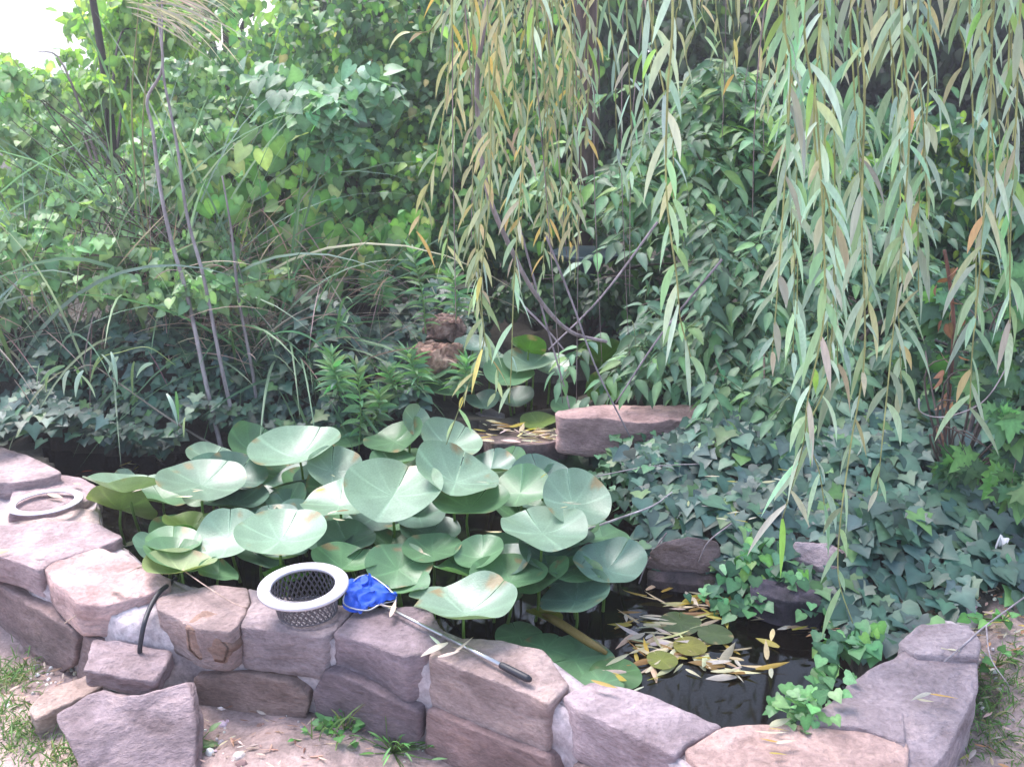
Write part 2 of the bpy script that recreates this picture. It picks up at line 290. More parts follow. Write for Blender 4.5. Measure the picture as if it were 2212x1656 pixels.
# ---------------------------------------------------------------- stones
def jitter(v, amp, f, seed):
    o = Vector((seed*3.7, seed*1.3, 0)); q = Vector(v)*f+o
    return Vector(v) + noise.noise_vector(q)*amp + noise.noise_vector(q*3.5)*amp*.4 + noise.noise_vector(q*9)*amp*.22
def stone(mb, outline, vec, amp=.012, f=9, seed=0, N=56, round_=.006, col=(1, 1, 1), crown=.001):
    O = [Vector(p) for p in outline]; vec = Vector(vec); c = sum(O, Vector())/len(O); st_ = random.Random(seed)
    per = [(O[(k+1) % len(O)]-O[k]).length for k in range(len(O))]; tot = sum(per); pts = []
    for k in range(len(O)):
        m = max(1, round(N*per[k]/tot))
        for t in range(m): pts.append(O[k].lerp(O[(k+1) % len(O)], t/m))
    n = len(pts); sm = [(pts[k-1]+pts[k]*2+pts[(k+1) % n])/4 for k in range(n)]
    vd = vec.normalized(); T = vec.length; ext = sum((p-c).length for p in sm)/n; rr = min(round_/ext, .3)
    rings = [(.25, -crown), (.5, -crown), (.72, -crown*.6), (.86, 0), (1-rr*1.2, 0), (1-rr*.4, round_*.2), (1, round_*.8)] + [(1+st_.uniform(-.022, .012), T*q) for q in (.2, .27, .4, .46, .6, .68, .82, .9)] + [(1-rr*.5, T-round_*.4), (1-rr*2, T)]
    V = [jitter(c - vd*crown, amp, f, seed)]
    for s, dpt in rings:
        for p in sm: V.append(jitter(c+(p-c)*s+vd*dpt, amp, f, seed))
    V.append(jitter(c+vd*T, amp, f, seed))
    k = np.arange(n); k2 = (k+1) % n; F = []
    q = [np.stack([1+r*n+k, 1+(r+1)*n+k, 1+(r+1)*n+k2, 1+r*n+k2], -1) for r in range(len(rings)-1)]
    t1 = np.stack([np.zeros(n, int), 1+k, 1+k2], -1); e = len(V)-1; t2 = np.stack([np.full(n, e), 1+(len(rings)-1)*n+k2, 1+(len(rings)-1)*n+k], -1)
    mb.add([list(v) for v in V], [np.concatenate(q), t1, t2], col)
def topstone(px, z=WT, th=.1, **kw):
    mb = MB(); stone(mb, [Pz(p[0], p[1], p[2] if len(p) > 2 else z) for p in px], kw.pop('vec', (0, 0, -1)) and Vector(kw.pop('dir', (0, 0, -1)))*th, **kw); return mb
wall = thing('stone_wall', 'low mortared wall of pinkish grey stones curving round the front of the pond', 'wall', Pz(1000, 1500, 0))
bpy.context.view_layer.update()
# mortar core
def resamp(P, n):
    P = np.array([list(p) for p in P]); d = np.r_[0, np.cumsum(np.linalg.norm(np.diff(P, axis=0), axis=1))]; t = np.linspace(0, d[-1], n)
    return np.stack([np.interp(t, d, P[:, k]) for k in range(3)], -1)
def match(A, B, n):     # pair points of two edges by index fraction along their key points
    return resamp(A, n), resamp(B, n)
n = 220; A, B = match(FR, BK, n)
mid = (A+B)/2; A = A+nrm(B-A)*.014; B = B+nrm(A-B)*.02
prof = []
for k in range(n):
    a_, b_ = A[k], B[k]; row = []
    for t, z in [(0, -.08), (0, .03), (0, .09), (0, .15), (0, .2), (.03, .236), (.25, .246), (.5, .246), (.75, .246), (.97, .236), (1, .15), (1, 0), (1, -.32)]:
        p = a_*(1-t)+b_*t; p = Vector((p[0], p[1], z)); row.append(list(jitter(p, .014, 11, 5)))
    prof.append(row)
prof = np.array(prof); m_ = prof.shape[1]; i, j = np.meshgrid(np.arange(n-1), np.arange(m_-1), indexing='ij'); a = i*m_+j
mb = MB(); mb.add(prof.reshape(-1, 3), [np.stack([a, a+1, a+m_+1, a+m_], -1).reshape(-1, 4)]); mb.build('mortar', M_MORTAR, wall)
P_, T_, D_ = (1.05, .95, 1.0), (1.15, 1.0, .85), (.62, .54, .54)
CAPS = [([(-330, 965), (-40, 950), (61, 985), (135, 1020), (35, 1042), (-320, 1035)], .30, .12, (1, .92, .95)),
        ([(35, 1040), (135, 1022), (175, 1030), (216, 1053), (186, 1078), (120, 1104), (20, 1112)], .27, .09, P_),
        ([(-330, 1045), (20, 1048), (28, 1098), (-10, 1128), (-330, 1110)], .235, .1, D_),
        ([(-20, 1120), (20, 1108), (153, 1096), (212, 1103), (214, 1130), (118, 1136), (-10, 1134)], .25, .1, (1.1, 1.05, 1)),
        ([(-330, 1130), (0, 1136), (130, 1126), (205, 1132), (263, 1161), (205, 1180), (105, 1210), (82, 1232), (0, 1200), (-300, 1142)], .275, .085, (1.1, 1.0, 1.05)),
        ([(92, 1218), (215, 1183), (282, 1203), (364, 1251), (360, 1263), (306, 1284), (223, 1304), (168, 1302), (120, 1255)], .27, .1, (1.25, 1.05, 1.02)),
        ([(338, 1292), (380, 1280), (463, 1262), (530, 1268), (540, 1300), (515, 1350), (490, 1366), (430, 1360), (385, 1335), (345, 1318)], .265, .115, (1.02, .92, .9)),
        ([(536, 1268), (620, 1292), (765, 1308), (724, 1358), (699, 1376), (602, 1362), (520, 1352), (545, 1300)], .262, .12, (.95, .92, .98)),
        ([(720, 1367), (778, 1308), (900, 1312), (925, 1318), (966, 1374), (921, 1409), (873, 1419), (795, 1387)], .262, .135, (.85, .8, .9)),
        ([(931, 1418), (972, 1380), (1086, 1382), (1173, 1401), (1217, 1464), (1226, 1479), (1183, 1516), (1134, 1493), (1038, 1461), (960, 1430)], .262, .15, (1.12, 1.02, .98)),
        ([(1218, 1498), (1275, 1471), (1367, 1490), (1428, 1512), (1556, 1566), (1480, 1603), (1455, 1629), (1393, 1605), (1297, 1559), (1250, 1535)], .262, .13, (1.1, 1.05, 1.15)),
        ([(1486, 1616), (1560, 1572), (1742, 1561), (1875, 1578), (1952, 1606), (1950, 1690), (1850, 1745), (1700, 1745), (1540, 1695)], .265, .16, (1.45, 1.2, 1.1)),
        ([(1738, 1557), (1792, 1520), (1835, 1472), (1930, 1420), (1992, 1400), (2100, 1418), (2108, 1500, .255), (2060, 1590, .25), (2010, 1665, .245), (1965, 1680, .25), (1950, 1606), (1872, 1574)], .268, .15, (1.15, 1.1, 1.18)),
        ([(1948, 1388), (1992, 1350), (2095, 1352), (2118, 1385), (2109, 1414), (1982, 1410)], .285, .08, (1.0, .98, 1.05))]
def grow(px, f=1.035):
    cx_, cy_ = sum(p[0] for p in px)/len(px), sum(p[1] for p in px)/len(px); return [(cx_+(p[0]-cx_)*f, cy_+(p[1]-cy_)*f)+tuple(p[2:]) for p in px]
for k, (px, z, th, c) in enumerate(CAPS): topstone(grow(px), z, th, seed=k+1, col=c, amp=.0075, f=6, N=84).build('capstone', M_STONE, wall)
def facestone(px, a_, b_, c, seed, out=.012, th=.09):
    A_ = Pz(a_[0], a_[1], WT); B_ = Pz(b_[0], b_[1], WT); t = (B_-A_); t.z = 0; nn = Vector((t.y, -t.x, 0)).normalized()
    if nn.y > 0: nn = -nn
    pl = A_ + nn*out; pts = []
    for x, y in px:
        d = ray(x, y); s = (pl-CAM).dot(nn)/d.dot(nn); pts.append(CAM+d*s)
    mb = MB(); stone(mb, pts, -nn*th, seed=seed, col=c, amp=.008, f=6, round_=.007, N=80); mb.build('face_stone', M_STONE, wall)
FACES = [([(-120, 1215), (0, 1262), (90, 1320), (165, 1372), (160, 1440), (120, 1462), (0, 1435), (-120, 1390)], (0, 1200), (175, 1305), D_),  # tints hold shade of upright faces as well as brown stain; caps lighter
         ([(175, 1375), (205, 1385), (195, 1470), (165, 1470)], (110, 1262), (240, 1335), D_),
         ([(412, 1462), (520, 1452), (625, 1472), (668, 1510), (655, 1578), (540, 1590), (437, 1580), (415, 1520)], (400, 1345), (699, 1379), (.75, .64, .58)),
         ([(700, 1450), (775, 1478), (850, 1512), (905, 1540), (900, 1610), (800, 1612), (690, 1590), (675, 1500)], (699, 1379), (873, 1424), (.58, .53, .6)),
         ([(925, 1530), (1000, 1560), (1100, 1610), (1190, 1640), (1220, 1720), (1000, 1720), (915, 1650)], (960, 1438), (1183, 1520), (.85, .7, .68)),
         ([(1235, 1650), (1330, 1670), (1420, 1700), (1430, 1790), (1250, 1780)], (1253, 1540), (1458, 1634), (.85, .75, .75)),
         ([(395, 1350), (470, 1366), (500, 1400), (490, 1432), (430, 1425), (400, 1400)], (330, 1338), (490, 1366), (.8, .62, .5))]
for k, (px, a_, b_, c) in enumerate(FACES): facestone(px, a_, b_, c, 30+k)

def loose(name, label, px, vec, c, seed, m=None, amp=.01, cat='stone', group=None, N=56):
    pts = [Pd(*p) if p[2] > 0 else Pz(p[0], p[1], -p[2]) for p in px]; cc = sum(pts, Vector())/len(pts)
    mb = MB(); stone(mb, pts, vec, seed=seed, col=c, amp=amp, N=N); o = mb.build(name, m or M_STONE); return tag(o, label, cat, group)
g_ = 'loose stones by the wall'
loose('stone_slab', 'large grey triangular stone slab leaning against the foot of the wall', [(120, 1540, 2.07), (200, 1488, 2.14), (255, 1508, 2.12), (300, 1502, 2.13), (406, 1464, 2.19), (428, 1560, 2.09), (425, 1720, 1.97), (185, 1710, 1.94), (150, 1610, 2.0)], (.0, .05, -.03), (.92, .86, .93), 61)
loose('stone_block', 'flat grey stone block perched in front of the black hose', [(203, 1383, 2.34), (290, 1390, 2.33), (372, 1402, 2.32), (328, 1474, 2.18), (250, 1462, 2.19), (174, 1447, 2.20)], (0, .01, -.055), (.9, .84, .9), 62)
loose('narrow_stone', 'long narrow brownish stone lying at the left end under the block', [(62, 1520, 2.22), (110, 1480, 2.3), (195, 1455, 2.33), (225, 1480, 2.27), (150, 1520, 2.2), (72, 1552, 2.16)], (0, 0, -.07), (1.0, .9, .8), 63)
# stones of the little cascade and the bank
loose('cascade_slab', 'big pinkish grey slab sitting on the right of the cascade ledge', [(1200, 885, 3.62), (1290, 878, 3.68), (1400, 876, 3.7), (1515, 874, 3.72), (1500, 902, 3.52), (1380, 912, 3.46), (1205, 897, 3.5)], (0, .0, -.15), (1.4, 1.12, 1.08), 64, amp=.012)
loose('bank_stone', 'dark reddish stone half hidden behind the pinkish cascade slab', [(1400, 880, 3.75), (1480, 872, 3.8), (1535, 885, 3.75), (1520, 915, 3.65), (1420, 915, 3.6)], (0, 0, -.11), (.8, .62, .6), 65)
loose('ledge_stone', 'dark wet ledge stone littered with dry leaves under the willow tips', [(1030, 935, 3.78), (1100, 918, 3.85), (1210, 920, 3.85), (1230, 950, 3.6), (1150, 958, 3.56), (1060, 955, 3.58)], (0, .0, -.17), (1.6, 1.35, 1.25), 66, M_STONED)
loose('ledge_stone', 'low dark stone at the left end of the cascade ledge', [(915, 930, 3.9), (985, 918, 3.95), (1040, 935, 3.8), (1040, 962, 3.65), (930, 960, 3.7)], (0, 0, -.15), (1.1, 1, 1), 67, M_STONED)
loose('round_stone', 'small rounded grey stone above the leaf littered ledge', [(1025, 890, 4.0), (1060, 878, 4.05), (1092, 892, 4.0), (1088, 912, 3.9), (1030, 915, 3.9)], (0, 0, -.08), (1.0, 1, 1.1), 68)
loose('bank_stone', 'brown stone under ivy at the far edge of the open water', [(1425, 1172, -.27), (1490, 1160, -.28), (1550, 1168, -.27), (1560, 1192, -.235), (1535, 1218, -.2), (1440, 1218, -.19), (1400, 1195, -.22)], (0, .02, -.06), (.95, .8, .78), 69)
loose('bank_stone', 'purple grey stone ledge in the ivy right of the brown bank stone', [(1720, 1168, -.3), (1790, 1172, -.3), (1832, 1190, -.29), (1818, 1236, -.245), (1760, 1222, -.245), (1705, 1198, -.26)], (0, .02, -.05), (1.0, .95, 1.02), 70)
loose('dark_stone', 'black wet stone at the waterline below the purple grey stone', [(1625, 1250, -.23), (1700, 1248, -.23), (1775, 1278, -.23), (1780, 1305, -.21), (1690, 1300, -.2), (1620, 1278, -.2)], (0, .02, -.16), (.8, .75, .9), 71, M_STONED)
loose('dark_stone', 'black wet stone at the waterline left of the ivy tongue', [(1395, 1228, -.17), (1500, 1236, -.17), (1605, 1256, -.17), (1595, 1275, -.15), (1480, 1262, -.15), (1395, 1248, -.15)], (0, .02, -.16), (.8, .7, .7), 72, M_STONED)
# porous ornamental rocks
def rock(px, py, Y, w_, h_, label, seed, c):
    p = Pd(px, py, Y); s = pxm(p); pts = [p+Vector((math.cos(t)*w_*.5*s*(1+.25*math.sin(3*t+seed)), math.sin(t)*w_*.4*s, h_*.4*s)) for t in np.linspace(0, 2*math.pi, 10, endpoint=False)]
    mb = MB(); stone(mb, pts, (0, 0, -h_*.85*s), seed=seed, col=c, amp=.035, f=16, N=70); tag(mb.build('porous_rock', M_ROCKB), label, 'rock')
rock(958, 708, 4.35, 70, 62, 'reddish brown porous rock behind the tall weeds', 81, (.8, .8, .9))
rock(945, 770, 4.1, 100, 58, 'wide pale tan porous rock under the yellow willow leaves', 82, (1.15, 1.1, 1.1))
rock(838, 838, 4.0, 45, 60, 'small brown porous rock among the bright weeds', 83, (.6, .5, .5))

# ---------------------------------------------------------------- basket, ring, net, hose, fish
bc = Pz(665, 1322, .268); bask = thing('strainer_basket', 'grey mesh strainer basket with broad white rim standing on the wall', 'basket', bc)
bpy.context.view_layer.update()
def annulus(c, r0, r1, th, tilt=(0, 0), n=64):
    mb = MB(); th_ = np.linspace(0, 2*math.pi, n, endpoint=False)
    pr = [(r0, 0), (r0, th*.8), (r0+.003, th), (r1-.004, th), (r1, th*.7), (r1, 0)]
    V = np.array([[(r*math.cos(t)+c.x, r*math.sin(t)+c.y, c.z+z+tilt[0]*r*math.cos(t)+tilt[1]*r*math.sin(t)) for r, z in pr] for t in th_])
    m_ = len(pr); i, j = np.meshgrid(np.arange(n), np.arange(m_), indexing='ij'); i2 = (i+1) % n; j2 = (j+1) % m_
    mb.add(V.reshape(-1, 3), [np.stack([i*m_+j, i2*m_+j, i2*m_+j2, i*m_+j2], -1).reshape(-1, 4)]); return mb
BH = .078
annulus(bc+Vector((-.005, -.01, BH)), .081, .115, .008, (0.02, .05)).build('rim', M_WHITE, bask)
mb = MB(); NW = 34
def cup(t, s): r = .086-.012*s; return bc+Vector((r*math.cos(t)-.004*(1-s), r*math.sin(t)-.008*(1-s), BH*(1-s)+.004))
for sg in (1, -1):
    for k in range(NW):
        tube(mb, [cup(2*math.pi*k/NW+sg*s*.55, s) for s in np.linspace(0, 1, 7)], .0023, 4, cap=False)
for k in range(-9, 10):
    q = .0082*k; L = math.sqrt(max(.074**2-q*q, 0))
    for dx, dy in ((1, 1), (1, -1)):
        u = Vector((dx, dy, 0)).normalized(); v_ = Vector((-dy, dx, 0)).normalized()
        tube(mb, [bc+v_*q-u*L+Vector((0, 0, .003)), bc+v_*q+u*L+Vector((0, 0, .003))], .0023, 4, cap=False)
tube(mb, [cup(t, 1) for t in np.linspace(0, 2*math.pi, 40)], .003, 5, cap=False); tube(mb, [cup(t, .02) for t in np.linspace(0, 2*math.pi, 40)], .003, 5, cap=False)
mb.build('mesh_cup', M_WIRE, bask)
tag(annulus(Pz(98, 1084, .287), .086, .114, .004, (.02, -.03)).build('white_ring', M_WHITE), 'flat white plastic ring lying on the far left part of the wall', 'ring')
net = thing('hand_net', 'small blue hand net with long silver handle lying along the wall', 'net', Pz(820, 1310, .27))
bpy.context.view_layer.update()
h0, h1_ = Pz(822, 1304, .283), Pz(1146, 1468, .279)
def lp(t): return h0.lerp(h1_, t)
mb = MB(); tube(mb, [lp(0), lp(.45)], .0042, 8); tube(mb, [lp(.45), lp(.85)], .0055, 8); mb.build('handle', M_ALU, net)
mb = MB(); tube(mb, [lp(.82), lp(.83), lp(.9), lp(.98), lp(1)], [.007, .0085, .009, .009, .006], 10); mb.build('grip', M_BLACK, net)
fr_ = [Pz(*q) for q in [(822, 1304, .283), (790, 1318, .277), (742, 1302, .29), (762, 1256, .315), (800, 1243, .315), (856, 1290, .285), (822, 1304, .283)]]
mb = MB(); tube(mb, smooth_path(fr_, 5), .0022, 6); mb.build('wire_frame', M_ALU, net)
mb = MB(); G = 30; loop = resamp(smooth_path(fr_, 8), G*2+1)[:-1]; cc = loop.mean(0)+np.array([0, .0, .012]); V = [list(cc)]
for r in np.linspace(.12, 1.0, 12):
    for k in range(G*2):
        p = Vector(cc).lerp(Vector(loop[k]), r*1.03); amp = .022*math.sin(min(r, 1)*2.4)
        V.append(list(p+noise.noise_vector(p*32)*amp+noise.noise_vector(p*80)*.009))
n = G*2; k = np.arange(n); k2 = (k+1) % n
mb.add(V, [np.stack([np.zeros(n, int), 1+k, 1+k2], -1), np.concatenate([np.stack([1+r*n+k, 1+(r+1)*n+k, 1+(r+1)*n+k2, 1+r*n+k2], -1) for r in range(11)])]); mb.build('net_bag', M_BLUE, net)
mb = MB(); tube(mb, smooth_path([Pz(380, 1250, .22), Pz(362, 1264, .262), Pz(344, 1279, .27), Pz(325, 1310, .262), Pz(312, 1345, .25), Pz(303, 1392, .2), Pz(302, 1420, .16)], 6), .0065, 8)
tag(mb.build('hose', M_BLACK), 'thin black hose coming out of the pond over the mortar gap', 'hose')
def fish(px, py, L, ang, label):
    p = Pz(px, py, WZ-.012); mb = MB(); d = Vector((math.cos(ang), math.sin(ang), 0)); sd_ = Vector((-d.y, d.x, 0)); V = []; n = 8; S = np.linspace(0, 1, 12)
    for s in S:
        r = L*.13*math.sin(math.pi*min(s*1.08, 1)**.75)**.8+.001
        for t in np.linspace(0, 2*math.pi, n, endpoint=False): V.append(list(p+d*(s-.5)*L+sd_*(r*.75*math.cos(t)+.01*math.sin(s*3))+Vector((0, 0, r*math.sin(t)-.004))))
    i, j = np.meshgrid(np.arange(11), np.arange(n), indexing='ij'); j2 = (j+1) % n
    mb.add(V, [np.stack([i*n+j, (i+1)*n+j, (i+1)*n+j2, i*n+j2], -1).reshape(-1, 4), np.arange(n), 11*n+np.arange(n)[::-1]])
    b = p+d*L*.48
    mb.add([list(q) for q in (b, b+d*L*.22+sd_*L*.09, b+d*L*.14, b+d*L*.22-sd_*L*.09)], [np.array([(0, 1, 2), (0, 2, 3)])])
    for s in (1, -1): q = p-d*L*.2+sd_*s*L*.08; mb.add([list(v) for v in (q, q+sd_*s*L*.1+d*L*.08, q+d*L*.1)], [np.array([(0, 1, 2)])])
    tag(mb.build('goldfish', M_FISH), label, 'fish')
fish(197, 1024, .13, .3, 'orange goldfish under the dark water near the left wall')
fish(272, 1030, .08, 1.9, 'smaller red goldfish beside the first big lily leaf')

# ---------------------------------------------------------------- lilies
def lily_leaf(parent, px, py, w_, h_, z, roll=0, under=False, cup_=.18, wave=.08, notch=None, colr=(.085, .19, .09), seed=0, stem=True, flat=False):
    rs = random.Random(seed*91+7); c = Pz(px, py, z); s = min(.97, h_/w_); D = w_*pxm(c); v = (CAM-c).normalized()
    rt = Vector((1, 0, 0)); up = v.cross(rt).normalized(); up = up if up.z > 0 else -up
    u = (up*math.cos(R(roll))+rt*math.sin(R(roll)))
    nn = (v*(-s if under else s)+u*math.sqrt(1-s*s)).normalized()
    if flat: nn = Vector((0, 0, 1))
    x = rt - nn*rt.dot(nn); x.normalize(); y = nn.cross(x)
    NA, NR = 60, 9; na = notch if notch is not None else rs.uniform(.6, 2.5); ph = rs.uniform(0, 6.28); ph2 = rs.uniform(0, 6.28)
    V = []; C = []; base = np.array(colr)*rs.uniform(.8, 1.15); fold = 0 if flat else rs.choice([0, 0, .12, .22, -.1])
    for i in range(NR):
        r = (i/(NR-1))**.85
        for k in range(NA+1):
            t = na+.012+(2*math.pi-.024)*k/NA; dn = min(t-na, na+2*math.pi-t)
            R_ = 1 - .07*math.exp(-(dn/.12)**2)+.05*math.cos(2*(t-na)+.4)+.025*math.cos(3*t+ph); rr = r*R_*D/2
            zz = D*(cup_*.5*r*r*(1+.5*math.cos(t-ph)) + wave*.5*r*r*math.sin(2*t+ph) + wave*.16*r**3*math.sin(5*t+ph2)) + D*.5*fold*r*(abs(math.sin(t-na))-.4) - (0 if flat else D*.03*(1-r))
            if flat: zz = .001+D*.006*math.sin(5*t+ph)*r
            V.append(list(c+x*rr*math.cos(t)+y*rr*math.sin(t)+nn*zz))
            vein = max(0, math.cos((t-na)*8))**14*(1-.5*r)*.55; brn = max(0, min(1, (noise.noise(Vector((math.cos(t)*2.3+seed, math.sin(t)*2.3, r*2)))+r*.9-1.18)*6)) if r > .7 else 0; bb = base*(1+vein+.25*(1-r)**2)*(1+.2*noise.noise(Vector((rr*25*math.cos(t), rr*25*math.sin(t), seed)))); C.append(bb*(1-brn)+np.array([.27, .21, .1])*brn)
    mb = MB(); m_ = NA+1; i, j = np.meshgrid(np.arange(NR-1), np.arange(NA), indexing='ij'); a = i*m_+j
    mb.add(V, [np.stack([a, a+m_, a+m_+1, a+1], -1).reshape(-1, 4)], np.array(C)); lf = mb.build('leaf', M_LILY, parent)
    if stem and not flat:
        b = Vector((c.x+rs.uniform(-.07, .07), c.y+rs.uniform(0, .14), -.2)); b = Vector((max(b.x, -1.25), max(b.y, 2.45), b.z)) 
        mb = MB(); m1 = c-nn*.04+Vector((0, .01, -.05)); tube(mb, smooth_path([c-nn*(.03*D+.004), m1, (m1+b)/2+Vector((0, .02, 0)), b], 5), [.0035, .0045, .006, .007], 6, (.16, .27, .05)); mb.build('stem', M_LEAF, lf)
    return lf
lil = thing('water_lily', 'big pond lily with raised rounded pale green leaves filling the pond behind the basket', 'water lily', Pz(750, 1150, WZ))
bpy.context.view_layer.update()
G1, G2, G3, GY_ = (.2, .3, .21), (.12, .24, .12), (.11, .2, .15), (.2, .29, .08)
LV = [(435, 1042, 165, 84, .38, 5, 0, G1), (505, 1030, 120, 92, .33, 20, 0, G3), (282, 1055, 175, 40, .33, -3, 0, G1), (262, 1095, 130, 62, .26, 12, 1, GY_), (645, 982, 175, 80, .36, -16, 0, G1), (718, 1015, 110, 90, .34, 20, 0, G1), (458, 988, 100, 38, .34, 8, 0, G1),
      (548, 972, 112, 72, .3, 25, 0, G2), (605, 1162, 175, 96, .36, 3, 0, G1), (492, 1160, 130, 122, .3, -25, 0, G1), (385, 1182, 96, 72, .24, 0, 1, (.06, .2, .02)), (732, 1087, 152, 98, .36, -8, 0, G1),
      (850, 1065, 192, 126, .4, 4, 0, G1), (985, 1037, 172, 108, .4, 14, 0, G1), (1012, 1092, 150, 84, .36, 6, 0, G2), (1172, 1146, 175, 86, .38, 6, 0, G1), (1240, 1086, 140, 112, .4, 22, 0, G1),
      (1122, 1062, 122, 104, .36, -10, 0, G2), (1172, 1028, 122, 78, .33, 0, 0, (.09, .17, .13)), (1002, 1318, 190, 112, .31, 2, 0, G1), (1102, 1250, 152, 90, .28, -6, 0, G2), (860, 1226, 126, 100, .28, 8, 0, G2),
      (740, 1222, 132, 74, .28, 14, 0, G2), (752, 1172, 118, 84, .28, -14, 0, G3), (935, 1188, 112, 62, .3, -5, 0, G2), (1312, 1226, 140, 98, .28, 12, 0, G3), (1242, 1292, 142, 96, .24, -10, 0, G3),
      (1302, 1156, 122, 62, .26, 12, 0, G2), (975, 962, 122, 84, .3, 10, 0, G1), (852, 950, 112, 62, .3, -14, 0, G2), (897, 908, 66, 62, .36, 55, 0, G1), (410, 1142, 112, 52, .26, 12, 0, GY_),
      (392, 1228, 132, 52, .29, -8, 0, (.24, .31, .14)), (472, 1238, 82, 44, .26, 12, 0, G2), (1192, 1208, 132, 82, .28, 4, 0, G3), (1002, 1232, 122, 58, .28, 8, 0, G2), (905, 1110, 110, 70, .28, 0, 0, G3), (655, 1120, 110, 60, .26, 10, 0, G3),
      (1092, 1192, 112, 72, .24, -12, 0, G2), (862, 1272, 122, 52, .26, -8, 0, G2), (1040, 1200, 100, 64, .3, -20, 0, G2), (812, 1112, 112, 72, .28, 10, 0, G3), (562, 1202, 102, 62, .24, 0, 0, G3), (852, 1002, 92, 46, .26, -14, 0, G2),
      (938, 1292, 92, 40, .27, -4, 0, G1), (1250, 985, 92, 86, .2, 12, 0, (.04, .1, .04)), (268, 1030, 38, 32, .24, 30, 0, G1), (540, 1085, 110, 60, .22, 0, 0, G3), (700, 1045, 120, 70, .24, 0, 0, G3), (1060, 1010, 100, 60, .25, 0, 0, G3), (930, 1150, 120, 60, .24, 4, 0, G3),
      (1340, 1190, 80, 50, .2, 8, 0, G2), (760, 955, 90, 40, .22, 0, 0, G2), (620, 1250, 90, 40, .22, 0, 1, (.05, .16, .02)), (1080, 965, 70, 50, .2, -12, 0, G2), (1200, 1260, 110, 60, .2, 8, 0, G3), (1070, 1290, 110, 52, .2, 8, 0, G2)]
rl = random.Random(3)
while len(LV) < 98:
    x = rl.uniform(330, 1290); y = rl.uniform(1010+max(0, (560-x))*.25, 1255-max(0, 700-x)*.1)
    LV.append((x, y, rl.uniform(90, 145), rl.uniform(55, 75), rl.uniform(.18, .3), rl.uniform(-25, 25), 0, (G2, G3)[rl.random() < .5]))
for k, (x, y, w_, h_, z, ro, un, c) in enumerate(LV):
    lily_leaf(lil, x, y, w_*1.13, h_*.9, z, ro, bool(un), cup_=(.16, .28, .22)[k % 3], wave=(.06, .12, .09, .15)[k % 4], colr=c, seed=k)
fl = thing('floating_lily', 'flat green lily pads floating on the open water right of the raised leaves', 'water lily', Pz(1400, 1400, WZ)); bpy.context.view_layer.update()
for k, (x, y, w_, c) in enumerate([(1120, 1372, 110, G2), (1240, 1425, 190, G2), (1180, 1400, 120, G2), (1330, 1455, 120, (.09, .2, .07)), (1470, 1345, 95, (.06, .1, .03)), (1545, 1370, 80, (.06, .09, .03)), (1430, 1425, 70, (.16, .18, .03)), (1490, 1395, 75, (.2, .19, .03)), (1300, 1475, 100, G2)]):
    lily_leaf(fl, x, y, w_, w_*.5, WZ+.004+.0015*k, flat=True, colr=c, seed=100+k)
mb = MB(); tube(mb, smooth_path([Pz(1160, 1325, .135), Pz(1200, 1340, .17), Pz(1270, 1385, .16), Pz(1310, 1410, .13)], 5), [.006, .012, .012, .006], 6, (.4, .28, .1)); mb.build('stem', M_LEAF, fl)
lily_leaf(fl, 1175, 1330, 80, 30, .16, 15, colr=(.3, .3, .03), seed=140, stem=False)
up_ = thing('upper_lily', 'smaller darker lily plant growing in the pool above the cascade ledge', 'water lily', Pz(1120, 830, .24)); bpy.context.view_layer.update()
for k, (x, y, w_, h_, z, ro, un, c) in enumerate([(1100, 812, 112, 50, .42, 5, 0, G2), (1022, 748, 84, 40, .5, 5, 0, G3), (1150, 785, 122, 46, .45, -5, 0, G1), (1165, 912, 84, 30, .27, -8, 0, GY_), (1300, 772, 112, 66, .4, 0, 1, (.05, .13, .02)), (1312, 842, 102, 72, .34, 10, 1, (.05, .12, .02)),
      (960, 832, 122, 50, .36, 5, 0, G2), (1142, 752, 82, 40, .5, 8, 1, (.06, .15, .02)), (1228, 885, 84, 46, .3, 14, 0, G2), (1190, 790, 80, 44, .42, 8, 0, G1), (1110, 862, 90, 40, .3, 0, 0, G3), (1040, 868, 80, 34, .3, 0, 0, G3), (1060, 780, 90, 40, .42, 10, 0, G1), (940, 800, 90, 40, .42, -10, 0, G2)]):
    lily_leaf(up_, x, y, w_, h_, z, ro, bool(un), colr=c, seed=160+k)

